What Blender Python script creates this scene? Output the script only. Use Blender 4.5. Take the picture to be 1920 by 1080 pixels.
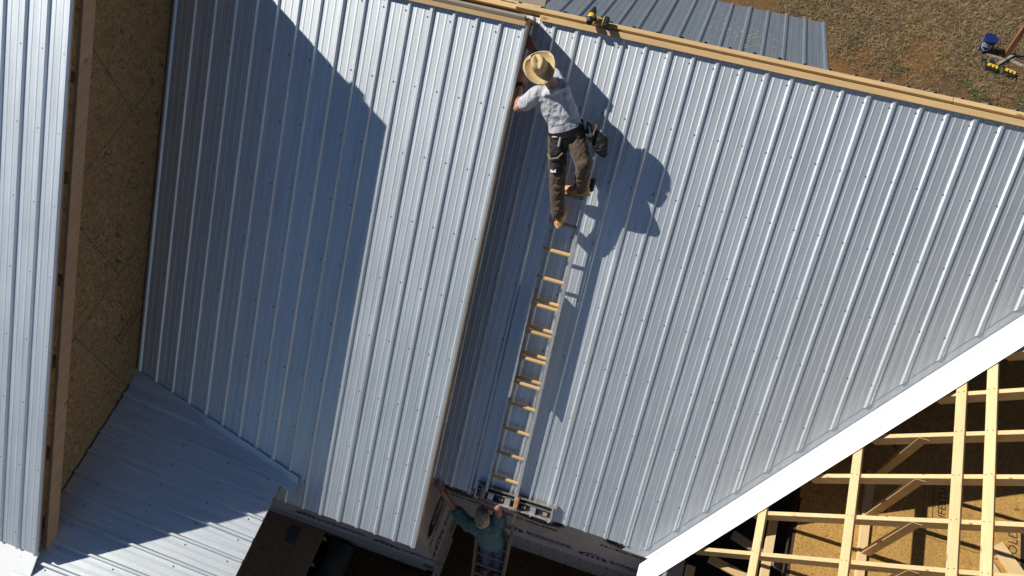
import bpy, bmesh, math, random
import numpy as np
from mathutils import Vector, Matrix, noise
for o in list(bpy.data.objects): bpy.data.objects.remove(o)
random.seed(4); rng=np.random.default_rng(4)
S=bpy.context.scene; COL=S.collection
# ------------------------------------------------ camera
F_PX=1475.59; TH=math.radians(59.3055); RO=math.radians(-1.80611); PS=math.radians(-20.40148)
Fw=Vector((math.sin(PS)*math.cos(TH),math.cos(PS)*math.cos(TH),-math.sin(TH)))
Rt=Vector((math.cos(PS),-math.sin(PS),0)); Up=Rt.cross(Fw)
R2=Rt*math.cos(RO)+Up*math.sin(RO); U2=Up*math.cos(RO)-Rt*math.sin(RO)
cam=bpy.data.objects.new('camera',bpy.data.cameras.new('camera')); COL.objects.link(cam)
cam.matrix_world=Matrix(((R2.x,U2.x,-Fw.x,1.40522),(R2.y,U2.y,-Fw.y,-5.87939),(R2.z,U2.z,-Fw.z,5.25860),(0,0,0,1)))
cam.data.sensor_width=36; cam.data.lens=36*F_PX/1920; cam.data.clip_start=.05; cam.data.clip_end=2000
S.camera=cam
# ------------------------------------------------ light
SUN=Vector((1,.015,-.945)).normalized()
w=bpy.data.worlds.new('World'); S.world=w; w.use_nodes=True
nt=w.node_tree; bg=nt.nodes['Background']; sky=nt.nodes.new('ShaderNodeTexSky'); sky.sky_type='NISHITA'; sky.sun_disc=False
sky.sun_elevation=math.asin(-SUN.z); sky.sun_rotation=math.atan2(-SUN.x,-SUN.y); sky.air_density=.9; sky.dust_density=.1; sky.ozone_density=6.0
nt.links.new(sky.outputs[0],bg.inputs[0]); bg.inputs[1].default_value=.05
sl=bpy.data.lights.new('sun','SUN'); sl.energy=5.0; sl.angle=math.radians(.5); sl.color=(1,.955,.89)
so=bpy.data.objects.new('sun',sl); COL.objects.link(so); so.rotation_euler=SUN.to_track_quat('-Z','Y').to_euler(); so.location=(-20,0,25)
S.view_settings.view_transform='Standard'; S.view_settings.look='None'; S.view_settings.gamma=1; S.view_settings.use_curve_mapping=False
S.view_settings.exposure=0.08
S.render.engine='CYCLES'
# ------------------------------------------------ helpers
Q=math.sqrt(.5); ZG=-7.3
def V(*a): return Vector(a)
def RS(x,a,h): return V(x,(a-h)*Q,(a+h)*Q)          # south slope: x along ridge, a up the slope, h off the surface
def tag(o,label=None,cat=None,group=None,kind=None):
    if label: o['label']=label
    if cat: o['category']=cat
    if group: o['group']=group
    if kind: o['kind']=kind
    return o
def empty(name,loc):
    o=bpy.data.objects.new(name,None); COL.objects.link(o); o.location=loc; o.empty_display_size=.1; return o
OFF={}
def wloc(o):
    v=Vector(o.location)
    while o.parent: o=o.parent; v+=Vector(o.location)
    return v
def link(name,me,mat,parent=None,loc=None):
    o=bpy.data.objects.new(name,me); COL.objects.link(o)
    if mat is not None and len(me.materials)==0: me.materials.append(mat)
    base=V(0,0,0)
    if parent: o.parent=parent; base=wloc(parent)
    if loc is None: o.location=-base                # vertices are written in place
    else: o.location=Vector(loc)-base
    return o
def mesh(name,vs,fs,mat,parent=None,smooth=False,origin=None):
    me=bpy.data.meshes.new(name)
    vs=[Vector(v) for v in vs]
    if origin is None:
        origin=sum(vs,Vector())/len(vs); 
    origin=Vector(origin)
    me.from_pydata([tuple(v-origin) for v in vs],[],fs); me.update()
    if smooth: me.polygons.foreach_set('use_smooth',[True]*len(me.polygons))
    return link(name,me,mat,parent,origin)
BF=[(0,3,2,1),(4,5,6,7),(0,1,5,4),(1,2,6,5),(2,3,7,6),(3,0,4,7)]
class MB:
    def __init__(s): s.v=[];s.f=[]
    def add(s,v,f):
        n=len(s.v); s.v+= [Vector(a) for a in v]; s.f+=[tuple(i+n for i in q) for q in f]; return s
    def box8(s,p): return s.add(p,BF)
    def obox(s,o,ax,ay,az):                          # oriented box: corner o, edge vectors
        o=Vector(o);ax=Vector(ax);ay=Vector(ay);az=Vector(az)
        return s.box8([o,o+ax,o+ax+ay,o+ay,o+az,o+ax+az,o+ax+ay+az,o+ay+az])
    def box(s,a,b): 
        a=Vector(a);b=Vector(b); d=b-a
        return s.obox(a,(d.x,0,0),(0,d.y,0),(0,0,d.z))
    def beam(s,p,q,w,t,up=(0,0,1)):                  # beam centred on p-q, width w, thickness t along up
        p=Vector(p);q=Vector(q);d=(q-p); u=Vector(up); sd=d.cross(u).normalized(); u=sd.cross(d).normalized()
        return s.obox(p-sd*w/2-u*t/2,d,sd*w,u*t)
    def tube(s,pts,r,n=8,cap=True):
        pts=[Vector(p) for p in pts]; rs=r if isinstance(r,(list,tuple)) else [r]*len(pts); n0=len(s.v); ref=None
        for i,p in enumerate(pts):
            d=(pts[min(i+1,len(pts)-1)]-pts[max(i-1,0)]).normalized()
            if ref is None: ref=d.orthogonal().normalized()
            u=(ref-d*ref.dot(d)).normalized(); ref=u; v=d.cross(u)
            for k in range(n):
                t=2*math.pi*k/n; s.v.append(p+(u*math.cos(t)+v*math.sin(t))*rs[i])
        for i in range(len(pts)-1):
            for k in range(n):
                a=n0+i*n+k;b=n0+i*n+(k+1)%n; s.f.append((a,b,b+n,a+n))
        if cap: s.f.append(tuple(range(n0+n-1,n0-1,-1))); m=n0+(len(pts)-1)*n; s.f.append(tuple(range(m,m+n)))
        return s
    def rings(s,R,closed=True,cap=True):             # loft of equal rings
        n0=len(s.v); n=len(R[0])
        for r in R: s.v+=[Vector(p) for p in r]
        for i in range(len(R)-1):
            for k in range(n if closed else n-1):
                a=n0+i*n+k;b=n0+i*n+(k+1)%n; s.f.append((a,b,b+n,a+n))
        if cap: s.f.append(tuple(range(n0+n-1,n0-1,-1))); m=n0+(len(R)-1)*n; s.f.append(tuple(range(m,m+n)))
        return s
    def ell(s,c,ax,ay,az,n=12,m=8):
        c=Vector(c);ax=Vector(ax);ay=Vector(ay);az=Vector(az);R=[]
        for i in range(m+1):
            t=math.pi*(i+.02)/(m+.04); R.append([c+(ax*math.cos(2*math.pi*k/n)+ay*math.sin(2*math.pi*k/n))*math.sin(t)-az*math.cos(t) for k in range(n)])
        return s.rings(R)
    def build(s,name,mat,parent=None,smooth=False,bevel=0,origin=None):
        o=mesh(name,s.v,s.f,mat,parent,smooth,origin)
        bm=bmesh.new(); bm.from_mesh(o.data); bmesh.ops.recalc_face_normals(bm,faces=bm.faces); 
        if bevel: bmesh.ops.bevel(bm,geom=list(bm.edges),offset=bevel,segments=1,affect='EDGES')
        bm.to_mesh(o.data); bm.free()
        return o
# ------------------------------------------------ materials
def newmat(n):
    m=bpy.data.materials.new(n); m.use_nodes=True; return m,m.node_tree.nodes,m.node_tree.links,m.node_tree.nodes['Principled BSDF']
def ramp(N,L,src,stops):
    r=N.new('ShaderNodeValToRGB'); e=r.color_ramp.elements
    while len(e)<len(stops): e.new(.5)
    for i,(p,c) in enumerate(stops): e[i].position=p; e[i].color=(*c,1)
    L.new(src,r.inputs[0]); return r.outputs[0]
def tc(N,L,scale=(1,1,1),rot=(0,0,0),kind='Object'):
    t=N.new('ShaderNodeTexCoord'); m=N.new('ShaderNodeMapping'); m.inputs['Scale'].default_value=scale; m.inputs['Rotation'].default_value=rot
    L.new(t.outputs[kind],m.inputs[0]); return m.outputs[0]
def geo(N,L,scale=(1,1,1),rot=(0,0,0)):
    t=N.new('ShaderNodeNewGeometry'); m=N.new('ShaderNodeMapping'); m.inputs['Scale'].default_value=scale; m.inputs['Rotation'].default_value=rot
    L.new(t.outputs['Position'],m.inputs[0]); return m.outputs[0]
def noi(N,L,vec,scale,detail=4,rough=.55,dist=0):
    n=N.new('ShaderNodeTexNoise'); n.inputs['Scale'].default_value=scale; n.inputs['Detail'].default_value=detail; n.inputs['Roughness'].default_value=rough; n.inputs['Distortion'].default_value=dist
    L.new(vec,n.inputs['Vector']); return n.outputs[0]
def bump(N,L,h,b,strength=.3,dist=.01):
    x=N.new('ShaderNodeBump'); x.inputs['Strength'].default_value=strength; x.inputs['Distance'].default_value=dist
    L.new(h,x.inputs['Height']); L.new(x.outputs[0],b.inputs['Normal'])
def mixc(N,L,f,a,b,mode='MIX'):
    m=N.new('ShaderNodeMix'); m.data_type='RGBA'; m.blend_type=mode
    for s,i in ((f,0),(a,6),(b,7)):
        if hasattr(s,'links'): L.new(s,m.inputs[i])
        else: m.inputs[i].default_value=s if i==0 else (*s,1)
    return m.outputs[2]
def rnd(N,L):
    o=N.new('ShaderNodeObjectInfo'); return o.outputs['Random']
def metal(name,axis,tone=(.80,.845,.86),rough=.55,met=.92,dirt=.25,rot=(0,0,0)):
    m,N,L,b=newmat(name)
    sc={'S':(26,1.1,1.1),'N':(26,1.1,1.1),'E':(1.1,26,1.1)}[axis]
    g=geo(N,L,sc); n1=noi(N,L,g,1.0,5,.6)                    # rolling streaks along the sheet
    n2=noi(N,L,geo(N,L),55,2,.5)                              # spangle
    n3=noi(N,L,geo(N,L),1.7,3,.6)
    c=ramp(N,L,n1,[(.3,tuple(x*.86 for x in tone)),(.7,tuple(min(1,x*1.08) for x in tone))])
    c=mixc(N,L,ramp(N,L,n2,[(.35,(0,0,0)),(.65,(.22,.22,.22))]),c,tuple(x*.72 for x in tone))
    hs=N.new('ShaderNodeHueSaturation'); mp=N.new('ShaderNodeMapRange'); L.new(rnd(N,L),mp.inputs[0]); mp.inputs[3].default_value=.93; mp.inputs[4].default_value=1.05
    L.new(mp.outputs[0],hs.inputs['Value']); L.new(c,hs.inputs['Color']); L.new(hs.outputs[0],b.inputs['Base Color'])
    b.inputs['Metallic'].default_value=met
    mr=N.new('ShaderNodeMapRange'); L.new(n3,mr.inputs[0]); mr.inputs[1].default_value=.3; mr.inputs[2].default_value=.7; mr.inputs[3].default_value=rough-.005; mr.inputs[4].default_value=rough+.025
    L.new(mr.outputs[0],b.inputs['Roughness'])
    bump(N,L,mixc(N,L,.5,n1,n2),b,.12,.003)
    return m
def wood(name,tone=(.56,.39,.21),dark=(.36,.22,.10),axis='X',rough=.75,knots=True,weather=0):
    m,N,L,b=newmat(name)
    sc={'X':(1.2,22,22),'Y':(22,1.2,22),'Z':(22,22,1.2)}[axis]
    v=tc(N,L,sc); n=noi(N,L,v,1,5,.6,.6)
    c=ramp(N,L,n,[(.3,dark),(.5,tuple(.5*(a+c) for a,c in zip(tone,dark))),(.62,tone),(.8,tuple(min(1,x*1.12) for x in tone))])
    c=mixc(N,L,.55,c,tone)
    if knots:
        k=N.new('ShaderNodeTexVoronoi'); k.inputs['Scale'].default_value=1; sk={'X':(3.2,9,9),'Y':(9,3.2,9),'Z':(9,9,3.2)}[axis]
        L.new(tc(N,L,sk),k.inputs['Vector']); kk=ramp(N,L,k.outputs['Distance'],[(.07,(1,1,1)),(.16,(0,0,0))])
        c=mixc(N,L,kk,c,(.24,.11,.045))
    n3=noi(N,L,tc(N,L),2.0,3)
    c=mixc(N,L,ramp(N,L,n3,[(.35,(0,0,0)),(.75,(.45,.45,.45))]),c,tuple(x*.78 for x in tone))
    if weather: c=mixc(N,L,weather,c,(.30,.27,.23))
    hs=N.new('ShaderNodeHueSaturation'); mp=N.new('ShaderNodeMapRange'); L.new(rnd(N,L),mp.inputs[0]); mp.inputs[3].default_value=.85; mp.inputs[4].default_value=1.12
    L.new(mp.outputs[0],hs.inputs['Value']); L.new(c,hs.inputs['Color']); L.new(hs.outputs[0],b.inputs['Base Color'])
    b.inputs['Roughness'].default_value=rough; b.inputs['Specular IOR Level'].default_value=.3
    bump(N,L,n,b,.25,.002); return m
def osb(name,tone=(.42,.27,.11),s=1):
    m,N,L,b=newmat(name)
    v=geo(N,L,(s,s,s)); w1=noi(N,L,v,7,2,.5); 
    add=N.new('ShaderNodeVectorMath'); add.operation='ADD'; sc=N.new('ShaderNodeVectorMath'); sc.operation='SCALE'; sc.inputs['Scale'].default_value=.9
    cn=N.new('ShaderNodeTexNoise'); cn.inputs['Scale'].default_value=9; L.new(v,cn.inputs['Vector']); L.new(cn.outputs['Color'],sc.inputs[0]); L.new(v,add.inputs[0]); L.new(sc.outputs[0],add.inputs[1])
    mp=N.new('ShaderNodeMapping'); mp.inputs['Scale'].default_value=(14,38,20); mp.inputs['Rotation'].default_value=(.6,.5,.7); L.new(add.outputs[0],mp.inputs[0])
    vo=N.new('ShaderNodeTexVoronoi'); vo.inputs['Scale'].default_value=1; L.new(mp.outputs[0],vo.inputs['Vector'])
    sep=N.new('ShaderNodeSeparateColor'); L.new(vo.outputs['Color'],sep.inputs[0])
    c=ramp(N,L,sep.outputs[0],[(0,tuple(x*.66 for x in tone)),(.4,tone),(.8,tuple(min(1,x*1.25) for x in tone)),(1,(tone[0]*1.5,tone[1]*1.55,tone[2]*1.8))])
    # dark bark flakes
    n5=noi(N,L,geo(N,L,(20*s,20*s,9*s),(.3,.9,.2)),1,2,.5,.5); c=mixc(N,L,ramp(N,L,n5,[(.66,(0,0,0)),(.74,(.8,.8,.8))]),c,(.09,.045,.02))
    n6=noi(N,L,v,1.3,3); c=mixc(N,L,ramp(N,L,n6,[(.35,(0,0,0)),(.7,(.35,.35,.35))]),c,tuple(x*.7 for x in tone))
    L.new(c,b.inputs['Base Color']); b.inputs['Roughness'].default_value=.8; b.inputs['Specular IOR Level'].default_value=.25
    bump(N,L,sep.outputs[0],b,.35,.003); return m
def plain(name,col,rough=.6,met=0,bs=0,bsc=40,var=.15,emit=0):
    m,N,L,b=newmat(name)
    n=noi(N,L,tc(N,L),bsc*.3,4); c=ramp(N,L,n,[(.3,tuple(x*(1-var) for x in col)),(.7,tuple(min(1,x*(1+var)) for x in col))])
    L.new(c,b.inputs['Base Color']); b.inputs['Roughness'].default_value=rough; b.inputs['Metallic'].default_value=met
    if bs: bump(N,L,noi(N,L,tc(N,L),bsc,4),b,bs,.005)
    return m
M={}
M['metS']=metal('galvalume_south','S'); M['metN']=metal('galvalume_north_dim','N',tone=(.36,.43,.49),rough=.45,met=.7); M['metE']=metal('galvalume_east','E'); M['metA']=metal('galvalume_pale','S',tone=(.90,.95,.965),rough=.50)  # north copy darker: weak reflection is put into its colour; gable copy paler
M['alu']=plain('aluminium',(.74,.72,.68),.42,.75,.1,90); M['alug']=plain('dirty_ladder_rail',(.26,.21,.17),.6,.5,.2,60,.3); M['alud']=plain('scuffed_aluminium',(.40,.37,.33),.5,.8,.2,60,.3)
M['screw']=plain('screw_metal',(.35,.36,.38),.4,.8); M['washer']=plain('screw_washer',(.11,.11,.12),.6)
M['white']=plain('white_painted_metal',(.84,.85,.84),.42,0,.04,9,.03)
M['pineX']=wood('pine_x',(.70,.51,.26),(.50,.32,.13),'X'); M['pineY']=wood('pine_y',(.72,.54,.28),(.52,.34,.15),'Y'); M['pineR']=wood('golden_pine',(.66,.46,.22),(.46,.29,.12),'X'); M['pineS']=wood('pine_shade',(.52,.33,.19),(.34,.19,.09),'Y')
M['oldwood']=wood('weathered_board',(.36,.30,.22),(.22,.17,.11),'X',weather=.35); M['rung']=wood('dusty_rung',(.66,.44,.20),(.38,.24,.09),'X',knots=False)
M['osbw']=osb('osb_wall',(.30,.19,.08),.6); M['osbf']=osb('osb_floor',(.44,.255,.07),1.1); M['osbd']=osb('osb_dark',(.22,.15,.085))  # osbd is a darker brown tone of the same board
M['mud']=plain('dried_mud',(.42,.37,.28),.9,bsc=60,var=.3); M['green']=plain('green_edge_paint',(.02,.10,.05),.7)
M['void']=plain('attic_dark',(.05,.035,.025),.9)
M['blk']=plain('concrete_block',(.27,.26,.245),.95,0,.6,70,.25); M['mortar']=plain('mortar',(.09,.085,.08),.95,0,.4,90)
M['cone']=plain('grey_poly',(.06,.07,.072),.5,0,.2,12,.3)
M['ink']=plain('black_ink',(.012,.012,.014),.6); M['blueink']=plain('blue_ink',(.015,.05,.22),.6); M['paleink']=plain('pale_ink',(.42,.38,.36),.6); M['wht']=plain('white_print',(.8,.8,.8),.6,var=.03)
def wrapmat():
    m,N,L,b=newmat('house_wrap'); g=geo(N,L); n=noi(N,L,g,2.2,5,.6,1.2); n2=noi(N,L,geo(N,L,(9,9,2),(0,.7,0)),1,3,.6,1)
    c=ramp(N,L,n,[(.3,(.40,.36,.34)),(.7,(.50,.455,.43))]); L.new(c,b.inputs['Base Color']); b.inputs['Roughness'].default_value=.55; bump(N,L,mixc(N,L,.5,n,n2),b,.7,.03); return m
M['wrap']=wrapmat()
def soil():
    m,N,L,b=newmat('ground_soil'); g=geo(N,L); a=noi(N,L,g,.45,5,.65); d=noi(N,L,g,7,5,.7); e=noi(N,L,g,38,4,.7)
    c=ramp(N,L,d,[(.25,(.085,.05,.026)),(.5,(.16,.105,.052)),(.75,(.25,.18,.095))])
    c=mixc(N,L,ramp(N,L,a,[(.42,(0,0,0)),(.58,(.9,.9,.9))]),c,(.30,.145,.055))
    c=mixc(N,L,ramp(N,L,e,[(.3,(.75,.75,.75)),(.6,(0,0,0))]),c,(.05,.035,.02),'MIX')
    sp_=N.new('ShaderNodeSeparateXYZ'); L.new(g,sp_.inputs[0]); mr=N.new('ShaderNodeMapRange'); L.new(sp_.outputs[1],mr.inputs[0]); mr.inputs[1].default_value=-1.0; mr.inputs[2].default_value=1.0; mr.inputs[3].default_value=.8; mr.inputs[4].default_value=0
    c=mixc(N,L,mr.outputs[0],c,(.035,.024,.016))  # yard side darkened: shade beside the house is put into the soil colour
    L.new(c,b.inputs['Base Color']); b.inputs['Roughness'].default_value=.95; b.inputs['Specular IOR Level'].default_value=.1
    bump(N,L,mixc(N,L,.5,d,e),b,.9,.05); return m
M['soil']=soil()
def cloth(name,col,sc=9,st=.8,var=.2,dist=.03):
    m,N,L,b=newmat(name); t=tc(N,L); n=noi(N,L,tc(N,L,(1,.45,1),(0,0,.5)),sc,4,.55,1.4); n2=noi(N,L,t,sc*3,3)
    c=ramp(N,L,n2,[(.3,tuple(x*(1-var) for x in col)),(.7,tuple(min(1,x*(1+var)) for x in col))]); L.new(c,b.inputs['Base Color'])
    b.inputs['Roughness'].default_value=.9; b.inputs['Specular IOR Level'].default_value=.15; b.inputs['Sheen Weight'].default_value=.15
    bump(N,L,n,b,st,dist); return m
M['skin']=plain('skin',(.42,.20,.135),.5,0,.15,60,.12); M['grey_shirt']=cloth('grey_tshirt',(.52,.53,.56),7,.9,.06,.04); M['brown']=cloth('brown_canvas',(.10,.07,.05),9,.8,.25)
M['teal']=cloth('teal_shirt',(.085,.17,.165),7,.8,.12,.04); M['jean']=cloth('blue_jeans',(.06,.085,.15),9,.8,.3)
M['tan']=plain('tan_boot_leather',(.62,.34,.13),.6,0,.4,30,.2); M['sole']=plain('boot_sole',(.42,.30,.16),.7); M['dkboot']=plain('dark_boot_leather',(.09,.05,.035),.6,0,.4,30,.25)
M['black']=plain('black_leather',(.018,.017,.017),.65,0,.5,40,.4); M['blkpl']=plain('black_plastic',(.02,.02,.022),.45); M['yel']=plain('yellow_plastic',(.78,.50,.02),.4,var=.05); M['org']=plain('orange_trim',(.42,.22,.10),.7,0,.3,50,.3)
M['steel']=plain('tool_steel',(.5,.5,.5),.35,.9); M['hair']=plain('brown_hair',(.06,.035,.02),.8,0,.8,60,.4)
def straw():
    m,N,L,b=newmat('straw'); v=tc(N,L); w_=N.new('ShaderNodeTexWave'); w_.wave_type='RINGS'; w_.rings_direction='Z'; w_.inputs['Scale'].default_value=38; w_.inputs['Distortion'].default_value=.6; w_.inputs['Detail'].default_value=2; L.new(v,w_.inputs['Vector'])
    n=noi(N,L,v,60,3); c=ramp(N,L,w_.outputs['Fac'],[(0,(.52,.38,.18)),(.6,(.68,.53,.28))]); c=mixc(N,L,ramp(N,L,n,[(.3,(.5,.5,.5)),(.6,(0,0,0))]),c,(.40,.26,.10)); L.new(c,b.inputs['Base Color']); b.inputs['Roughness'].default_value=.7
    bump(N,L,w_.outputs['Fac'],b,.5,.003); return m
M['straw']=straw()
def camo():
    m,N,L,b=newmat('camo_cloth'); n=noi(N,L,tc(N,L,(3,.8,3),(.2,.4,.6)),9,3,.6,2); c=ramp(N,L,n,[(.34,(.08,.05,.03)),(.42,(.42,.32,.20)),(.52,(.62,.52,.38)),(.58,(.12,.08,.05)),(.68,(.55,.45,.30))]); L.new(c,b.inputs['Base Color']); b.inputs['Roughness'].default_value=.9; return m
M['camo']=camo()
# ------------------------------------------------ setting: ground
gm=MB(); n=60; X=np.linspace(-1,1,n); P=[]
for j in range(n):
    for i in range(n):
        x=math.copysign(abs(X[i])**3*300,X[i])+3; y=math.copysign(abs(X[j])**3*300,X[j])+4
        P.append((x,y,ZG))
gm.add(P,[(j*n+i,j*n+i+1,(j+1)*n+i+1,(j+1)*n+i) for j in range(n-1) for i in range(n-1)])
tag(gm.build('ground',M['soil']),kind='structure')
def grass(name,region,count,lmin,lmax,cols,label,up=.35,dens=None):
    x0,x1,y0,y1=region; N_=count
    x=rng.uniform(x0,x1,N_); y=rng.uniform(y0,y1,N_)
    if dens is not None:
        k=np.array([dens(a,b) for a,b in zip(x,y)]); keep=rng.random(N_)<k; x=x[keep];y=y[keep];N_=len(x)
    cl=np.array([noise.noise((a*1.3,b*1.3,0)) for a,b in zip(x,y)])
    cl2=np.array([noise.noise((a*5,b*5,7)) for a,b in zip(x,y)])
    th=rng.uniform(0,6.283,N_)+cl2*3; l=rng.uniform(lmin,lmax,N_)*(1+.5*cl2); u=rng.uniform(.05,up*2,N_); wd=rng.uniform(.003,.0065,N_)
    b=np.stack([x,y,np.full(N_,ZG)],1); d=np.stack([np.cos(th)*l,np.sin(th)*l,l*u],1); s_=np.stack([-np.sin(th)*wd,np.cos(th)*wd,np.zeros(N_)],1)
    b[:,2]+=rng.uniform(0,.045,N_)
    vs=np.empty((N_,5,3)); vs[:,0]=b-s_; vs[:,1]=b+s_; vs[:,2]=b+d*.55+s_*.8+[0,0,.008]; vs[:,3]=b+d*.55-s_*.8+[0,0,.008]; vs[:,4]=b+d*[1,1,.8]
    me=bpy.data.meshes.new(name); me.vertices.add(N_*5); me.vertices.foreach_set('co',vs.ravel())
    base=np.arange(N_)*5; idx=np.stack([base,base+1,base+2,base+3,base+3,base+2,base+4],1).ravel()
    me.loops.add(N_*7); me.loops.foreach_set('vertex_index',idx); me.polygons.add(N_*2)
    st=np.stack([np.arange(N_)*7,np.arange(N_)*7+4],1).ravel(); me.polygons.foreach_set('loop_start',st)
    ci=rng.integers(0,len(cols),N_); 
    me.polygons.foreach_set('material_index',np.repeat(ci,2)); me.update(calc_edges=True)
    for c in cols: me.materials.append(c)
    o=link(name,me,None,None,(0,0,0)); tag(o,label,'grass',kind='stuff'); return o
def bm_(n_,c): 
    m=plain(n_,c,.85,var=.25,bsc=8); return m
straws=[bm_('dead_grass_a',(.25,.18,.085)),bm_('dead_grass_b',(.175,.12,.055)),bm_('dead_grass_c',(.36,.27,.135)),bm_('dead_grass_d',(.09,.062,.034))]
def dens(a,b):
    k=.92+.6*noise.noise((a*.8,b*.8,3)); 
    if b<10.2: k*=min(1,max(.04,.08+.45*(b-8.5)+1.1*noise.noise((a*1.2,b*1.6,21)))) 
    return k
grass('dry_grass',(2.2,9,7.2,14.2),80000,.05,.13,straws,'dry tan winter grass matted over the ground beyond the roof',.3,dens)
greens=[bm_('green_grass_a',(.045,.09,.018)),bm_('green_grass_b',(.075,.12,.03))]
grass('green_grass',(3.9,8.2,8.0,10.0),26000,.03,.08,greens,'sparse green grass tufts along the bare soil strip',.5,lambda a,b:max(0,noise.noise((a*1.9,b*1.9,11))*2.6-.35)*max(0,1-abs(b-8.95)*.9))
# dark clods in the shaded yard
cl=MB()
for i in range(2600):
    x=rng.uniform(-3,3.4);y=rng.uniform(-7.5,-3.4); 
    r=rng.uniform(.008,.03); c=V(x,y,ZG+r*.4); a=rng.uniform(0,6.28)
    cl.add([c+V(math.cos(a)*r,math.sin(a)*r,0),c+V(math.cos(a+2.1)*r,math.sin(a+2.1)*r,0),c+V(math.cos(a+4.2)*r,math.sin(a+4.2)*r,0),c+V(0,0,r)],[(0,1,3),(1,2,3),(2,0,3)])
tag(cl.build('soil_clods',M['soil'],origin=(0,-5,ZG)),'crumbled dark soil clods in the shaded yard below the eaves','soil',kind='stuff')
# ------------------------------------------------ house
house=empty('house',(0,-3,ZG)); tag(house,'unfinished house with silver ribbed metal roofs, raw wood gables and open rafters','house')
# ribbed sheet metal ---------------------------------------------------
PITCH=.2286
def prof(pitch,first=True,last=True):
    "one panel: five ribs (shared lap), minor ribs between, x from 0 (first rib centre)"
    r=[]
    def rib(c,h,wb,wt): return [(c-wb,0.0),(c-wt,h),(c+wt,h),(c+wb,0.0)]
    for k in range(5):
        c=k*pitch
        if k==0: r+=[(c-.024,0),(c-.0095,.0195),(c+.0095,.0195),(c+.022,0)]
        elif k==4: r+=[(c-.027,0.0),(c-.0115,.0230),(c+.0125,.0230),(c+.030,.004)]
        else: r+=[(c-.024,0),(c-.0095,.0195),(c+.0095,.0195),(c+.022,0)]
        if k<4:
            for m in (1,2):
                cc=c+pitch*(m/3); r+=[(cc-.011,0),(cc-.0045,.0026),(cc+.0045,.0026),(cc+.011,0)]
    return r
def panel(deck,frame,x0,pitch,a0,a1,mat,name='roof_panel',nseg=6,lift=0,clip=None,seed=0,hs=1):
    "frame(x,a,h)->world; a0/a1 are numbers or functions of x; clip=(xmin,xmax)"
    pr=prof(pitch); f0=a0 if callable(a0) else (lambda x:a0); f1=a1 if callable(a1) else (lambda x:a1)
    cols=[(x0+px,ph*hs if ph>.01 else ph*(.55 if hs>1 else .68)) for px,ph in pr]
    if clip:
        lo,hi=clip; nc=[]
        for (xa,ha),(xb,hb) in zip(cols[:-1],cols[1:]):
            if xb<=lo or xa>=hi: continue
            pa=(xa,ha);pb=(xb,hb)
            if xa<lo: t=(lo-xa)/(xb-xa); pa=(lo,ha+(hb-ha)*t)
            if xb>hi: t=(hi-xa)/(xb-xa); pb=(hi,ha+(hb-ha)*t)
            if not nc: nc.append(pa)
            nc.append(pb)
        cols=nc
    cols=[(x,h) for x,h in cols if f1(x)>f0(x)+.01]
    if len(cols)<2: return None
    m=MB(); R=[]; tn=seed*3.1+x0*7
    for j in range(nseg+1):
        row=[]
        for x,h in cols:
            a=f0(x)+(f1(x)-f0(x))*j/nseg
            wob=.0006*noise.noise((x*9,a*1.4,tn)) if 0<j<nseg else 0
            row.append(frame(x,a,h+lift+wob))
        R.append(row)
    m.rings(R,closed=False,cap=False)
    # thin turned lip at both ends gives the sheet an edge
    for row,dr in ((R[0],-1),(R[-1],1)):
        low=[]
        for (x,h),p in zip(cols,row):
            low.append(p+(frame(x,0,-.0012)-frame(x,0,0)))
        m.rings([row,low],closed=False,cap=False)
    o=mesh(name,m.v,m.f,mat,deck); return o
def screws(deck,frame,pts,mat_label,name='screw_heads'):
    m=MB()
    for x,a in pts:
        for rr,z0,z1 in ((.0085,.0,.002),(.005,.002,.007)):
            R=[[frame(x+rr*math.cos(t*math.pi/3),a+rr*math.sin(t*math.pi/3),z) for t in range(6)] for z in (z0,z1)]
            m.rings(R)
    o=m.build(name,M['washer'],deck); tag(o,kind='stuff'); return o
def slab(name,corners,th,nrm,mat,parent):
    c=[Vector(p) for p in corners]; n_=Vector(nrm)*th
    m=MB(); k=len(c); m.v=c+[p-n_ for p in c]; m.f=[tuple(range(k)),tuple(range(2*k-1,k-1,-1))]+[(i,(i+1)%k,(i+1)%k+k,i+k) for i in range(k)]
    return m.build(name,mat,parent)
NS=V(0,-Q,Q)
# --- main roof (south slope) : valley on the right, rising 45 degrees in plan
VX,VY=2.105,-3.675                 # low end of the valley
vlim=lambda x: ((x-VX)+VY)/Q+.0    # 'a' of the valley centre at x
RA0=-5.155; RTOP=.06
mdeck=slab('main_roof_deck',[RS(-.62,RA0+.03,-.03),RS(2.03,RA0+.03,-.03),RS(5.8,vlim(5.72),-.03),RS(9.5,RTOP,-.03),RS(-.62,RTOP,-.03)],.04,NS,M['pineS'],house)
vcut=lambda x: max(RA0, vlim(x)+.19)
XR0=-.0206
for k in range(-1,10):
    x0=XR0+k*4*PITCH
    panel(mdeck,RS,x0,PITCH,vcut,.02,M['metS'],nseg=8,clip=(-.585,9.2),seed=k)
pts=[]
for i in range(-2,40):
    x=XR0-.03+i*PITCH
    for a in (-.09,-.72,-1.36,-1.99,-2.63,-3.26,-3.9,-4.53,-5.08):
        if a>vcut(x)+.06: pts.append((x,a+rng.uniform(-.008,.008)))
screws(mdeck,RS,pts,'')
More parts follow.
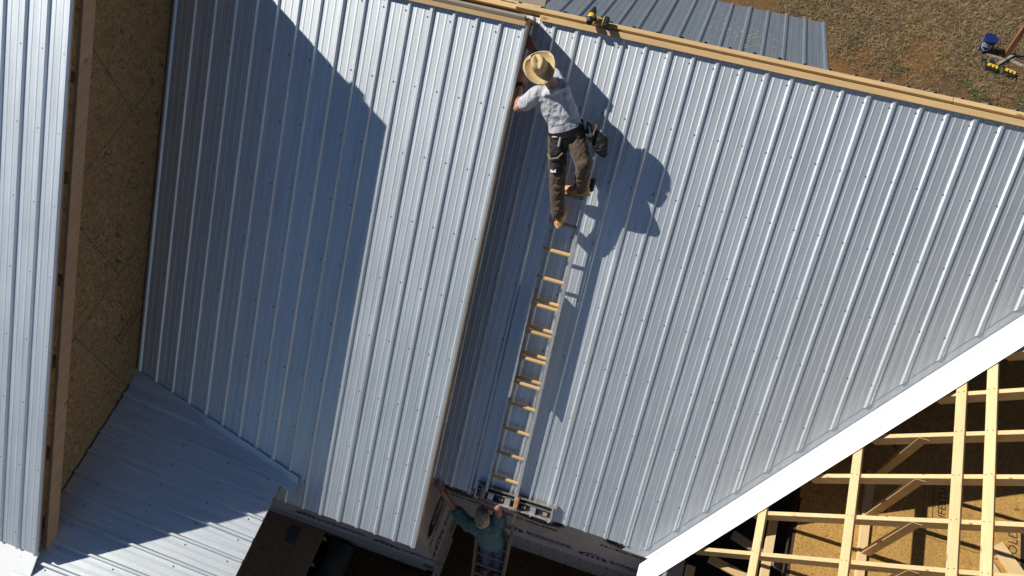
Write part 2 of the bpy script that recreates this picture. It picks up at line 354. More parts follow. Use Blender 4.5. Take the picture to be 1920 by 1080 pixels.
# ridge boards of the main roof
def board(name,p,q,w,t,up,mat,parent,bev=.003): 
    m=MB(); m.beam(p,q,w,t,up); return m.build(name,mat,parent,bevel=bev)
board('ridge_board',RS(-.40,.020,.030),RS(4.2,.020,.030),.056,.036,NS,M['pineR'],mdeck)
board('ridge_board',RS(4.205,.024,.030),RS(9.0,.024,.030),.048,.036,NS,M['pineR'],mdeck)
board('ridge_board',V(-.66,.044,.074),V(3.4,.044,.074),.050,.034,V(0,-.15,1),M['pineR'],mdeck)
board('ridge_board',V(3.405,.044,.074),V(9.0,.044,.074),.050,.034,V(0,-.15,1),M['pineR'],mdeck)
board('ridge_board',V(-3.8,.07,.045),V(-.41,.07,.045),.088,.036,V(0,-.25,1),M['pineR'],mdeck)
# north slope of the main roof, only its rib ends show past the ridge board
def RN(x,a,h): return V(x,(.09-a)*Q+h*Q+.066,(a-.09)*Q+h*Q+.088)
ndeck=slab('north_roof_deck',[RN(-3.8,.02,-.03),RN(9.5,.02,-.03),RN(9.5,-5.1,-.03),RN(-3.8,-5.1,-.03)],.04,V(0,Q,Q),M['pineS'],house)
for k in range(-4,10):
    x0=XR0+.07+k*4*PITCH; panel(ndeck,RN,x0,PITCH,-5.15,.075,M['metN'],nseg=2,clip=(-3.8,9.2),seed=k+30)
# low rear roof
A25=math.radians(24.5); c25,s25=math.cos(A25),math.sin(A25)
def RR(x,a,h): return V(x,.55-(a*c25)+h*s25,-.56+a*s25+h*c25)
rdeck=slab('rear_roof_deck',[RR(-3.8,0,-.03),RR(2.47,0,-.03),RR(2.47,-2.45,-.03),RR(-3.8,-2.45,-.03)],.04,V(0,s25,c25),M['pineS'],house)
for k in range(0,7):
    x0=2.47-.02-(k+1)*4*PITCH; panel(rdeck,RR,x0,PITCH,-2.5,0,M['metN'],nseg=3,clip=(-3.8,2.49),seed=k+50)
screws(rdeck,RR,[(2.45-.035-i*PITCH,a) for i in range(0,24) for a in (-.55,-1.1,-1.65,-2.2)],'')
mm=MB()
for i in range(150):
    x=rng.normal(1.55,.22); a=rng.normal(-1.25,.35); l=rng.uniform(.01,.045); wd=rng.uniform(.003,.009); t=rng.uniform(0,3.14)
    u=(math.cos(t),math.sin(t)); c=[RR(x+u[0]*p*l-u[1]*q*wd,a+u[1]*p*l+u[0]*q*wd,.004) for p,q in ((-1,-.2),(0,-1),(1,.1),(.3,1),(-.6,.7))]
    mm.add(c,[(0,1,2,3,4)])
tag(mm.build('mud_scuffs',M['mud'],rdeck),kind='stuff')
# valley flashing: white painted, one leg on each roof
RV=lambda t,w_: V(VX+t+0,VY+t,VY+t)+ (V(-1,0,0)*0)
def vleg(side,w0,w1,t0,t1,lift):
    # side 'S': lies on main roof; 'W': lies on the wing roof (plane z=y at valley rising with x)
    R=[]
    for t in (t0,t1):
        row=[]
        for w_ in (w0,w1):
            if side=='S': p=V(VX+t-w_,VY+t+0*w_,VY+t)+NS*lift       # move west on the south plane
            else: p=V(VX+t,VY+t-w_,VY+t)+V(-Q,0,Q)*lift               # move south on the wing plane
            row.append(p)
        R.append(row)
    return R
vf=MB()
# leg on the main roof
r=vleg('S',.0,.30,-.02,7.3,-.008); vs_=MB(); vs_.add([r[0][0],r[0][1],r[1][1],r[1][0]],[(0,1,2,3)]); vs_.build('valley_underlap',M['metS'],mdeck)
# bright standing W-bend in the middle
def vp_(t,dx,dy,lz): return V(VX+t+dx,VY+t+dy,VY+t+lz)
for (d0,d1) in (((-.035,0,.003),(-.006,-.004,.032)),((-.006,-.004,.032),(.0,-.030,.003))):
    a,b=vp_(-.02,*d0),vp_(-.02,*d1); c,d=vp_(7.3,*d1),vp_(7.3,*d0); vf.add([a,b,c,d],[(0,1,2,3)])
r=vleg('W',.0,.300,-.09,7.3,.004); vf.add([r[0][0],r[0][1],r[1][1],r[1][0]],[(0,1,2,3)])
vf.add([r[0][1],r[1][1],r[1][1]-V(.0,.0,.012),r[0][1]-V(0,0,.012)],[(0,1,2,3)])
o=vf.build('valley_flashing',M['white'],mdeck)
# --- raised roof ------------------------------------------------------
HB=.555; PB=.2245
def RB(x,a,h): return RS(x,a,h+HB)
BX1=-.392; BX0=-4.01; BA0=-5.69; BA1=-.13
bdeck=slab('raised_roof_deck',[RB(BX0,BA0+.03,-.03),RB(BX1-.03,BA0+.03,-.03),RB(BX1-.03,BA1+.05,-.03),RB(BX0,BA1+.05,-.03)],.045,NS,M['pineS'],house)
for k in range(5):
    x0=BX1-.012-(k+1)*4*PB; panel(bdeck,RB,x0,PB,BA0,BA1+.03,M['metS'],nseg=8,clip=(BX0,BX1+.02),seed=k+70)
screws(bdeck,RB,[(BX1-.045-i*PB,a+rng.uniform(-.008,.008)) for i in range(0,16) for a in (-.21,-.86,-1.5,-2.15,-2.8,-3.45,-4.1,-4.75,-5.36) if BX1-.045-i*PB>BX0+.05],'')
for pq in ((-3.8,-1.9),(-1.895,BX1+.005)): board('ridge_board',RB(pq[0],BA1+.040,.030),RB(pq[1],BA1+.040,.030),.048,.034,NS,M['pineR'],bdeck)
rb=RB(0,BA1+.09,.035); board('ridge_board',V(-3.8,rb.y,rb.z),V(BX1-.01,rb.y,rb.z),.05,.034,V(0,.35,1),M['oldwood'],bdeck)
# rear face of the raised roof
pk=RB(0,BA1+.10,-.02)
slab('raised_roof_rear_deck',[V(BX0,pk.y,pk.z),V(BX1-.02,pk.y,pk.z),V(BX1-.02,pk.y+.62,pk.z-.62),V(BX0,pk.y+.62,pk.z-.62)],.03,V(0,Q,Q),M['osbd'],house)
# rake board
m=MB(); m.obox(RB(BX1-.035,BA0+.02,-.15),RB(BX1,BA0+.02,-.15)-RB(BX1-.035,BA0+.02,-.15),RB(0,BA1+.1,0)-RB(0,BA0+.02,0),NS*.145); m.build('rake_board',M['pineS'],bdeck,bevel=.003)
for i in range(9):
    a=BA0+.25+i*.61; m=MB(); m.obox(RB(-.60,a,-.12),V(.17,0,0),RS(0,.038,0),NS*.089); m.build('lookout_block',M['pineS'],bdeck)
# --- gable roof on the left
HA=2.085; PA=.2195
def RA(x,a,h): return RS(x,a,h+HA)
AX1=-3.817; AA0=-6.16; AY=-1.33
aridge=AY/Q+HA      # a where y = AY
gdeck=slab('gable_roof_deck',[RA(-8,AA0+.04,-.03),RA(AX1-.04,AA0+.04,-.03),RA(AX1-.04,aridge,-.03),RA(-8,aridge,-.03)],.04,NS,M['pineS'],house)
for k in range(5):
    x0=AX1-.02-(k+1)*4*PA; panel(gdeck,RA,x0,PA,AA0,aridge,M['metA'],nseg=8,clip=(-7.9,AX1+.008),seed=k+90)
screws(gdeck,RA,[(AX1-.05-i*PA,a+rng.uniform(-.008,.008)) for i in range(0,8) for a in (.1,-.55,-1.2,-1.87,-2.53,-3.2,-3.87,-4.53,-5.2,-5.98)],'')
pa=RA(0,aridge,.022)
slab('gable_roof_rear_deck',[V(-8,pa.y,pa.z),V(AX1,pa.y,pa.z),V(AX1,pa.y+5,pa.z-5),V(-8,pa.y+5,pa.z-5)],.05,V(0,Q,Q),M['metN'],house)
# fly rafter, held off the wall by lookout blocks
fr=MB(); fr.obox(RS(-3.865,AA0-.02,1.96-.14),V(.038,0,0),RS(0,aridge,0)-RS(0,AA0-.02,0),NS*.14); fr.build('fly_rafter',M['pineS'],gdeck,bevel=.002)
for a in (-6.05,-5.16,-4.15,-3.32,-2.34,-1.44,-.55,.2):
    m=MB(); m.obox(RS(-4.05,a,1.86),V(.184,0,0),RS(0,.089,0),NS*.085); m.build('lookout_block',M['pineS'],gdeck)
# eave trim of the gable roof, white box return
m=MB(); e0=RA(0,AA0-.02,-.012)
m.obox(V(-8,e0.y-.30,e0.z-.14),V(4.17,0,0),V(0,.34,.14),V(0,-.004,.012)); m.build('eave_trim',M['white'],gdeck)
m=MB(); m.box((-8,e0.y-.185,e0.z-.36),(-3.87,e0.y-.165,e0.z-.185)); m.build('fascia_trim',M['white'],gdeck)
m=MB(); m.box((-8,e0.y-.16,e0.z-.36),(-4.06,e0.y+.15,e0.z-.345)); m.build('soffit_panel',M['white'],gdeck)
# --- walls ------------------------------------------------------------
# osb gable wall, real sheets with green edges, bricked pattern
WX=-4.03
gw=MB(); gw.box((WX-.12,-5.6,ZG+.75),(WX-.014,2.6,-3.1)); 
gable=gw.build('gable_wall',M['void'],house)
def clipf(poly,f):    # keep f(p)>=0, poly in (y,z)
    out=[]
    for i in range(len(poly)):
        a,b=poly[i],poly[(i+1)%len(poly)]; fa,fb=f(a),f(b)
        if fa>=0: out.append(a)
        if (fa>=0)!=(fb>=0):
            t=fa/(fa-fb); out.append((a[0]+(b[0]-a[0])*t,a[1]+(b[1]-a[1])*t))
    return out
south=lambda p: (p[0]+HA/Q-.10)-p[1]; north=lambda p: (pa.z-(p[0]-pa.y)-.08)-p[1]
rows=[(1.93,.71,-3.1),(.71,-.51,-1.93),(-.51,-1.73,-3.13),(-1.73,-2.95,-3.92),(-2.95,-4.17,-3.2),(-4.17,-5.39,-2.0)]
SH=2.44
for top,bot,ph in rows:
    k0=-3
    for k in range(-3,4):
        y0=ph+k*SH/2*2 if False else ph+k*SH
        for (ya,yb) in ((y0,y0+SH),):
            g=.003; poly=[(ya+g,bot+g),(yb-g,bot+g),(yb-g,top-g),(ya+g,top-g)]
            poly=clipf(poly,south); poly=clipf(poly,north) if poly else poly
            poly=clipf(poly,lambda p:p[0]+5.80) if poly else poly; poly=clipf(poly,lambda p:2.5-p[0]) if poly else poly
            if len(poly)<3: continue
            m=MB(); n=len(poly); m.v=[V(WX,y,z) for y,z in poly]+[V(WX-.012,y,z) for y,z in poly]; m.f=[tuple(range(n)),tuple(range(2*n-1,n-1,-1))]+[(i,(i+1)%n,(i+1)%n+n,i+n) for i in range(n)]
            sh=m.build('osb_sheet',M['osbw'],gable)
            sh.data.materials.append(M['green'])
            for p in sh.data.polygons:
                if abs(p.normal.x)<.5: p.material_index=1
gl=MB()
for top,bot,ph in rows[1:5]:
    gl.box((WX+.0005,max(-5.7,bot-HA/Q+.15),bot-.004),(WX+.0018,-1.2,bot+.004))
    for k in range(-2,3):
        y=ph+k*SH
        if -5.7<y<-1.5: 
            zt=min(top,y+HA/Q-.12); 
            if zt>bot: gl.box((WX+.0005,y-.004,bot),(WX+.0018,y+.004,zt))
gl.build('painted_sheet_edge',M['green'],gable)
def text(s,size,o,xd,yd,mat,parent,name='lettering',shear=0,bold=0,space=1,align='LEFT'):
    cu=bpy.data.curves.new('t','FONT'); cu.body=s; cu.size=size; cu.shear=shear; cu.offset=bold; cu.space_character=space; cu.align_x=align; cu.resolution_u=2
    t=bpy.data.objects.new('t',cu); COL.objects.link(t); me=bpy.data.meshes.new_from_object(t); bpy.data.objects.remove(t)
    xd=Vector(xd).normalized(); yd=Vector(yd).normalized(); n_=xd.cross(yd)
    vs=[Vector(o)+xd*v.co.x+yd*v.co.y+n_*.0 for v in me.vertices]; fs=[tuple(p.vertices) for p in me.polygons]
    return mesh(name,vs,fs,mat,parent)
text('EXPOSURE 1',.062,(WX+.003,-3.60,-2.32),(0,1,0),(0,0,1),M['ink'],gable); text('SHEATHING SPAN',.05,(WX+.003,-3.60,-2.39),(0,1,0),(0,0,1),M['ink'],gable)
m=MB(); 
for y in (-3.64,-3.07):
    m=MB(); m.box((WX+.002,y,-2.41),(WX+.003,y+.008,-2.25)); m.build('stamp_mark',M['ink'],gable)
# wrapped walls above block foundation
ZW=-6.55
def wall(name,a,b,th,ztop,parent):
    m=MB(); m.box((min(a[0],b[0]),min(a[1],b[1]),ZW),(max(a[0],b[0]),max(a[1],b[1]),ztop)); return m.build(name,M['wrap'],parent)
wR=wall('wrapped_wall',(-.6,-3.30),(2.34,-3.16),0,-3.42,house)
wE=wall('wrapped_wall',(-.74,-4.07),(-.6,-3.302),0,-3.43,house)
wB=wall('wrapped_wall',(-4.0,-4.068),(-.742,-3.93),0,-3.43,house)
wW=wall('wrapped_wall',(2.342,-7.5),(2.48,-3.16),0,-3.75,house)
# gable side wall of the raised roof, above the main roof
m=MB(); 
pl=[(-4.0,-3.1),(-3.3,-3.42),(.0,-.12),(pk.y,pk.z-.08),(-3.9,-3.9+HB/Q-.1)]
pl=[(-4.05,-3.425),(-3.30,-3.425),(-3.30,-3.35),(-.02,-.14),(pk.y,pk.z-.07),(-4.05,-4.05+HB/Q-.09)]
m.v=[V(-.61,y,z) for y,z in pl]+[V(-.72,y,z) for y,z in pl]; n=len(pl); m.f=[tuple(range(n)),tuple(range(2*n-1,n-1,-1))]+[(i,(i+1)%n,(i+1)%n+n,i+n) for i in range(n)]
m.build('raised_gable_wall',M['osbd'],house)
# foundation blocks
fd=MB(); fd.box((-.585,-3.285,ZG-.1),(2.36,-3.17,ZW)); fd.box((-.73,-4.05,ZG-.1),(-.62,-3.17,ZW)); fd.box((-3.9,-4.05,ZG-.1),(-.73,-3.95,ZW)); fd.box((2.36,-7.5,ZG-.1),(2.46,-3.17,ZW))
found=fd.build('foundation_wall',M['mortar'],house)
bmesh_cache={}
def block(c,dx,dy):
    key=(round(dx,3),round(dy,3))
    if key not in bmesh_cache:
        m=MB(); m.box((-dx/2,-dy/2,-.09),(dx/2,dy/2,.09)); o=m.build('block',M['blk'],found,bevel=.006,origin=(0,0,0)); bmesh_cache[key]=o.data; o.location=Vector(c)-wloc(found); return
    link('block',bmesh_cache[key],None,found,c)
for j in range(4):
    z=ZW-.097-j*.19; s_=.2 if j%2 else 0
    for i in range(8): block((-.4+s_+i*.4-.03,-3.29,z),.39,.03)
    for i in range(2): block((-.605,-3.52-s_-i*.4+.02,z),.03,.39)
    for i in range(8): block((-.8-s_-i*.4,-4.06,z),.39,.03)
    for i in range(5): block((2.355,-3.5-s_-i*.4,z),.03,.39)
# lettering on the wrap
def logo_house(o,xd,s,parent):
    xd=Vector(xd); z=V(0,0,1); o=Vector(o); m=MB()
    P2=lambda u,v:o+xd*u*s+z*v*s
    def strip(pl): m.add([P2(*p) for p in pl],[tuple(range(len(pl)))])
    strip([(0,.30),(.5,.62),(.5,.50),(0,.18)]); strip([(.5,.62),(1,.30),(1,.18),(.5,.50)]); strip([(0,.18),(.16,.28),(.16,0),(0,0)]); strip([(1,.18),(.84,.28),(.84,0),(1,0)])
    strip([(.25,0),(.25,.24),(.37,.32),(.37,0)]); strip([(.44,0),(.44,.30),(.56,.30),(.56,0)]); strip([(.63,0),(.63,.32),(.75,.24),(.75,0)])
    return m.build('wrap_logo',M['blueink'],parent)
def barricade(o,xd,parent):
    o=Vector(o); xd=Vector(xd).normalized(); nrm=xd.cross(V(0,0,1)); o=o+nrm*.004
    logo_house(o,xd,.40,parent); text('BARRICADE',.125,o+xd*.44+V(0,0,.09),xd,(0,0,1),M['blueink'],parent,bold=.004); text('BUILDING WRAP',.085,o+xd*.46-V(0,0,.0),xd,(0,0,1),M['blueink'],parent,shear=.3)
def oval(o,xd,parent,clipz=None):
    o=Vector(o); xd=Vector(xd).normalized(); nrm=xd.cross(V(0,0,1)); z=V(0,0,1); m=MB()
    c=o+nrm*.004; n=28
    ring=[c+xd*.33*math.cos(2*math.pi*i/n)+z*.21*math.sin(2*math.pi*i/n) for i in range(n)]; m.add(ring,[tuple(range(n))])
    r1=[c+xd*.345*math.cos(2*math.pi*i/n)+z*.225*math.sin(2*math.pi*i/n) for i in range(n)]; r2=[c+xd*.357*math.cos(2*math.pi*i/n)+z*.237*math.sin(2*math.pi*i/n) for i in range(n)]
    m.rings([r1,r2],cap=False); m.build('wrap_emblem',M['ink'],parent)
    text('Olig',.24,c+nrm*.003+xd*-.22+z*-.02,xd,z,M['paleink'],parent,shear=.5,bold=.006)
    text('LUMBER CO',.085,c+nrm*.003+xd*-.0+z*-.145,xd,z,M['paleink'],parent,align='CENTER')
    text('731-926-4202',.115,c+xd*-.06+z*-.40,xd,z,M['ink'],parent,align='CENTER',bold=.003)
oval((1.95,-3.30,-5.05),(1,0,0),wR); oval((.72,-3.30,-5.10),(1,0,0),wR); oval((-.35,-3.30,-5.05),(1,0,0),wR)
barricade((1.33,-3.30,-6.28),(1,0,0),wR); barricade((.1,-3.30,-6.22),(1,0,0),wR)
oval((-.6,-3.62,-5.30),(0,1,0),wE); barricade((-.6,-4.02,-6.28),(0,1,0),wE)
barricade((-2.72,-4.07,-6.26),(1,0,0),wB); barricade((-1.5,-4.07,-6.32),(1,0,0),wB)
oval((-1.2,-4.07,-5.2),(1,0,0),wB); oval((-2.4,-4.07,-5.2),(1,0,0),wB)
text('731-926-4202',.11,(2.338,-3.9,-5.5),(0,-1,0),(0,0,1),M['ink'],wW); text('OLIG LUMBER',.12,(2.338,-3.45,-5.2),(0,-1,0),(0,0,1),M['ink'],wW)
# --- lean-to roof, lower left ----------------------------------------
LX,LZ,PL=-4.015,-2.955,.2335; T11=math.radians(11.8); c11,s11=math.cos(T11),math.sin(T11)
def RL(y,a,h): # 'x' argument is -y so that ribs run east, a up-slope to the west
    return V(LX-(a*c11)+h*s11*1.0, -y, LZ+a*s11+h*c11)
LE=-2.05    # a at the eave
EXL=-2.05
ylim=lambda yy: -(-3.60)  # upper bound is the valley with the raised roof
def l_a1(y): # y = -world y ; a upper end at the wall
    return -0.0
# valley with the raised roof: z_B = y+HB/Q ; z_L=-2.715-(x+3.88)*tan
def val_a(yw): # a where lean-to surface meets raised roof at world y
    zb=yw+HB/Q; return (zb-LZ)/s11 if s11 else 0
lcl=lambda y: LE
ldeck_pts=[]
yv=lambda a: LZ+a*s11-HB/Q       # world y of the valley at a
ldeck=slab('lean_to_roof_deck',[RL(-yv(0)+.02,0,-.02),RL(-yv(LE)+.02,LE,-.02),RL(7.6,LE,-.02),RL(7.6,0,-.02)],.04,V(s11,0,c11),M['osbd'],house)
Y0=4.012
for k in range(-1,4):
    x0=Y0+k*4*PL
    # start of the sheet (upper end) follows the valley
    def hi(y):
        aa=(-y+.11+HB/Q-LZ)/s11      # a along which the valley (offset) passes y
        return min(0.0,max(LE,aa)) if False else (0.0 if -y<=yv(0)-.11 else 0.0)
    def lo(y): return LE
    # clip against valley: sheet exists where world y < yv(a)-.1  ->  a > aval(y)?
    def lo2(y):
        av=(-y+.10+HB/Q-LZ)/s11
        return LE
    def hi2(y):
        # yv decreases with lower a; at given y the sheet spans a from LE to 0 if y<yv(LE), else from av to 0
        return 0.0
    def lo3(y):
        yw=-y
        if yw<yv(LE)-.10: return LE
        av=(yw+.10+HB/Q-LZ)/s11
        return max(LE,min(0,av))
    panel(ldeck,RL,x0,PL,lo3,0.0,M['metE'],nseg=4,clip=(-yv(0)+.10,7.6),seed=k+120,hs=1.45)
screws(ldeck,RL,[(Y0+.05+i*PL,a) for i in range(0,14) for a in (-.28,-.88,-1.42,-1.9) if -(Y0+.05+i*PL)<yv(a)-.16],'')
# valley flashing between lean-to and raised roof
def vl(a,du,h): # du>0 up on raised roof
    p=V(LX-a*c11,yv(a),LZ+a*s11); return p
vfl=MB(); e_=V(c11,0,-s11)
for (p0,p1) in (((0,.0),(0,.0)),):
    A=[RL(-yv(a),a,0) for a in (0.02,LE-.17)]
    up=V(0,Q,Q); dn=V(0,-1,0)
    q0=[p+NS*.026 +up*.055 for p in A]; q1=[p+NS*.026+up*.0 for p in A]; q2=[p+dn*.035+V(0,0,.004) for p in A]; q3=[p+dn*.16+V(0,0,.003) for p in A]
    vfl.add([q0[0],q0[1],q1[1],q1[0]],[(0,1,2,3)]); vfl.add([q1[0],q1[1],q2[1],q2[0]],[(0,1,2,3)]); vfl.add([q2[0],q2[1],q3[1],q3[0]],[(0,1,2,3)])
    vfl.add([q0[0],q0[1],q0[1]-NS*.02,q0[0]-NS*.02],[(0,1,2,3)])
vfl.build('lean_to_flashing',M['metE'],ldeck)
m=MB(); m.box((EXL-.04,-7.6,RL(0,LE,0).z-.13),(EXL-.018,-4.20,RL(0,LE,0).z-.012)); m.build('fascia_board',M['pineY'],ldeck,bevel=.002)
# porch deck beneath
pd=MB(); pd.box((-4.0,-8,-6.93),(-2.42,-4.07,-6.9)); porch=pd.build('porch_deck',M['osbd'],house)
for i in range(7):
    m=MB(); m.box((-2.50,-4.2-i*.406,-7.12),(-2.40,-4.16-i*.406,-6.935)); m.build('joist',M['oldwood'],porch)
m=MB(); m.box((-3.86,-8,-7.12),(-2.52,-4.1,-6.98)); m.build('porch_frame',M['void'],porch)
m=MB(); m.box((-2.95,-4.42,-6.898),(-2.78,-4.16,-6.893)); o=m.build('scrap_sheet',M['cone']); tag(o,'small grey scrap sheet lying on the dark porch deck','scrap')
m=MB(); m.tube([V(-2.16,-4.14,-7.16),V(-2.16,-7.5,-7.16)],.2,18); o=m.build('drain_pipe',M['cone'],smooth=True); tag(o,'fat dark grey pipe lying on the soil beside the porch deck','pipe')
# --- wing frame (right) ----------------------------------------------
def RW(s_,y,h):   # west slope of the wing: s_ = x, plane rises with x
    return V(s_-h*Q, y, (s_-VX)+VY-.095+h*Q)
TW=V(Q,0,Q); NW=V(-Q,0,Q)
def wx(x,y,h): return V(x,y,(x-VX)+VY-.045)+NW*h
ys=[-1.86,-2.27,-2.68,-3.09,-3.515,-3.92,-4.33,-1.45,-1.04,-.63]
for y in ys:
    xs=VX+(y-VY)+.17 if y>-3.5 else 2.36+.05
    xs=max(xs,2.2)
    m=MB(); a=wx(xs,y-.020,-.02); L_=(9.0-xs)
    # rafter with a slanted (valley) cut
    sec=[]
    a0=wx(xs+.0,y-.020,-.16); 
    p=[wx(xs+.03,y-.020,-.16-.0),wx(xs-.01,y+.020,-.16),wx(xs-.01,y+.020,-.02),wx(xs+.03,y-.020,-.02)]
    q=[wx(8.2,y-.020,-.16),wx(8.2,y+.020,-.16),wx(8.2,y+.020,-.02),wx(8.2,y-.020,-.02)]
    m.box8([p[0],p[1],p[2],p[3],q[0],q[1],q[2],q[3]]); m.build('rafter',M['pineX'],house,bevel=.002)
for x in (3.625,4.265,4.445,4.90,5.54,6.18,2.98):
    yt=VY+(x-VX)-.20
    m=MB(); m.obox(wx(x,-9,-.018),wx(x+.063,-9,-.018)-wx(x,-9,-.018),V(0,yt+9,0),NW*.036); m.build('purlin',M['pineY'],house,bevel=.003)
    nn=MB()
    for y in ys:
        if y<yt-.05:
            for dx in (.015,.047):
                c=wx(x+dx,y+rng.uniform(-.008,.008),.023); nn.rings([[c+V(.0045*math.cos(t),.0045*math.sin(t),.0045*math.cos(t)) for t in (0,1.05,2.1,3.14,4.19,5.24)],[c+NW*.002+V(.004*math.cos(t),.004*math.sin(t),.004*math.cos(t)) for t in (0,1.05,2.1,3.14,4.19,5.24)]])
    if nn.v: tag(nn.build('nail_heads',M['washer'],house),kind='stuff')
# valley board under the flashing
m=MB(); t=7; 
for dy in (0,):
    a=V(VX-.05,VY-.05-.10,VY-.05-.075); m.obox(a,V(t,t,t),V(.03,-.03,0),V(0,0,-.17))
m.build('valley_board',M['pineS'],house)
# interior floor, sheets
ZF=-3.08
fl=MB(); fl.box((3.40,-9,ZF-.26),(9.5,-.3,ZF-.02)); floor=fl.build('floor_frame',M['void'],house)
yy=[-9,-7.6,-6.38,-5.16,-3.94,-2.72,-1.50,-.3]
for j in range(len(yy)-1):
    off=(j%2)*1.22; x=3.42-off
    while x<9.4:
        x0=max(x,3.40); x1=min(x+2.44,9.4)
        if x1-x0>.05:
            m=MB(); m.box((x0+.002,yy[j]+.002,ZF-.018),(x1-.002,yy[j+1]-.002,ZF)); m.build('osb_sheet',M['osbf'],floor,bevel=.001)
        x+=2.44
# north room side wall under the main roof keeps the attic dark
m=MB(); m.box((2.5,-.32,ZF),(9.5,-.30,-.45)); m.build('attic_wall',M['osbd'],house)
text('LIFESTU',.11,(4.86,-2.52,ZF+.002),(0,1,0),(-1,0,0),M['ink'],floor); 
m=MB()
for (x0,y0,x1,y1) in ((4.73,-2.56,4.90,-2.555),(4.73,-1.98,4.90,-1.975),(4.73,-2.56,4.736,-1.98),(4.90,-2.56,4.906,-1.98),(5.60,-2.95,5.64,-2.25)):
    m=MB(); m.box((x0,y0,ZF+.001),(x1,y1,ZF+.002)); m.build('stamp_mark',M['ink'],floor)
text('GOLD',.13,(5.57,-2.72,ZF+.002),(0,1,0),(-1,0,0),M['void'],floor)
# knee wall plate and studs
m=MB(); m.box((4.03,-9,ZF+.003),(4.12,-2.20,ZF+.041)); m.build('top_plate',M['pineY'],house,bevel=.002)
for y in (-2.275,-2.685,-3.095,-3.52,-3.925):
    m=MB(); m.box((4.06,y-.020,ZF+.043),(4.15,y+.020,wx(4.13,0,-.15).z)); m.build('wall_stud',M['pineR'],house,bevel=.002)
m=MB(); m.box((3.16,-9,ZF-.14),(3.25,-2.95,ZF-.10)); m.build('top_plate',M['pineY'],house,bevel=.002)
m=MB(); m.box((2.50,-9,-3.78),(2.60,-3.6,-3.74)); m.build('top_plate',M['pineY'],house,bevel=.002)
# attic under wing filled with dark ground floor far below
# loose boards
def thing_box(name,p,q,w,t,up,mat,label,cat,group=None,bev=.002):
    m=MB(); m.beam(p,q,w,t,up); o=m.build(name,mat,None,bevel=bev); tag(o,label,cat,group); return o
thing_box('loose_board',V(5.36,-2.58,ZF+.020),V(5.95,-3.25,ZF+.020),.14,.036,(0,0,1),M['pineX'],'longer pale board lying askew on the sheet floor under the rafters','board','offcuts on the sheet floor')
thing_box('loose_board',V(5.27,-2.80,ZF+.020),V(5.62,-3.25,ZF+.020),.13,.036,(0,0,1),M['pineX'],'shorter broad board lying nearest the purlin on the sheet floor','board','offcuts on the sheet floor')
thing_box('loose_board',V(2.84,-3.26,-3.30),V(3.5,-3.42,-3.42),.09,.038,(0,0,1),M['oldwood'],'grey weathered board stub sticking out of the attic by the valley','board')
thing_box('loose_board',V(2.7,-3.5,-3.60),V(3.6,-3.66,-3.60),.09,.038,(0,0,1),M['pineX'],'pale board lying low across the wall plates below the valley','board')
sb=MB(); a=V(-.86,.03,.10); sb.v=[V(-.80,.22,.0),V(-.62,.24,.05),V(-.60,.10,.04),V(-.72,.08,.0),V(-.80,.23,.09),V(-.62,.27,.11),V(-.60,.13,.10),V(-.72,.12,.09)]; sb.f=list(BF)
sb=MB(); sb.beam(V(-.80,.20,.06),V(-.40,.19,.075),.03,.135,(0,.75,.66)); o=sb.build('board_stub',M['oldwood'],None,bevel=.002); tag(o,'weathered grey board end poking out at the left end of the ridge','board')
# ------------------------------------------------ roof ladder
lad=empty('extension_ladder',RS(.36,-4.9,.05)); tag(lad,'aluminium extension ladder with dusty rungs lying up the metal roof slope','ladder')
def chan(p,q,out,up,wd,ht,th=.003):
    "C-channel rail p-q; out = web side normal"
    p=Vector(p);q=Vector(q);d=q-p;o_=Vector(out).normalized();u=Vector(up).normalized(); m=MB()
    m.obox(p-u*ht/2,d,o_*th,u*ht)
    m.obox(p-u*ht/2-o_*wd,d,o_*wd,u*th); m.obox(p+u*(ht/2-th)-o_*wd,d,o_*wd,u*th)
    return m
def rail(xa,aa,xb,ab,h,out,ht=.075,mat='alu'): return chan(RS(xa,aa,h+.01),RS(xb,ab,h+.01),(out,0,0),NS,.028,ht).build('rail',M[mat],lad)
for xa,xb,o_ in ((.168,.140,-1),(.560,.497,1)): pass
rail(.535,-5.02,.505,-3.30 ,.040,1,.092); rail(.165,-5.02,.150,-3.30,.040,-1,.092)     # base section
# base continues under the fly up to the overlap end
rail(.505,-3.30,.494,-2.62,.040,1,.092); rail(.150,-3.30,.143,-2.62,.040,-1,.092)
rail(.522,-3.80,.478,-1.36,.134,1,.086); rail(.180,-3.80,.134,-1.36,.134,-1,.086)  # fly section
def rung(xl,xr,a,h,mat='rung'):
    m=MB(); R=[]
    for x in (xl,xr):
        R.append([RS(x,a+.020*math.cos(t),h+.01+.012*math.sin(t)) for t in np.linspace(0,6.283,10)[:-1]])
    m.rings(R); o=m.build('rung',M[mat],lad); return o
for i,a in enumerate((-4.82,-4.52,-4.22,-3.92,-3.64,-3.35,-3.05,-2.75)): 
    t=(a+5.02)/2.4; rung(.165-.02*t,.535-.035*t,a+(.035 if a>-3.7 else 0),.050)
for a in (-3.60,-3.31,-3.01,-2.71,-2.45,-2.15,-1.86,-1.56):
    t=(a+3.72)/2.36; rung(.18-.046*t,.522-.044*t,a-(.035 if a<-2.6 else 0),.125,'rung' if a<-2.1 else 'alud')
for x in (.176,.50):
    m=MB(); m.obox(RS(x-.012,-3.14,.10),V(.03,0,0),RS(0,.12,0),NS*.075); m.build('rung_lock',M['alud'],lad,bevel=.004)
m=MB(); m.obox(RS(.475,-1.47,.10),V(.05,0,0),RS(0,.13,0),NS*.085); m.build('rubber_cap',M['blkpl'],lad,bevel=.008)
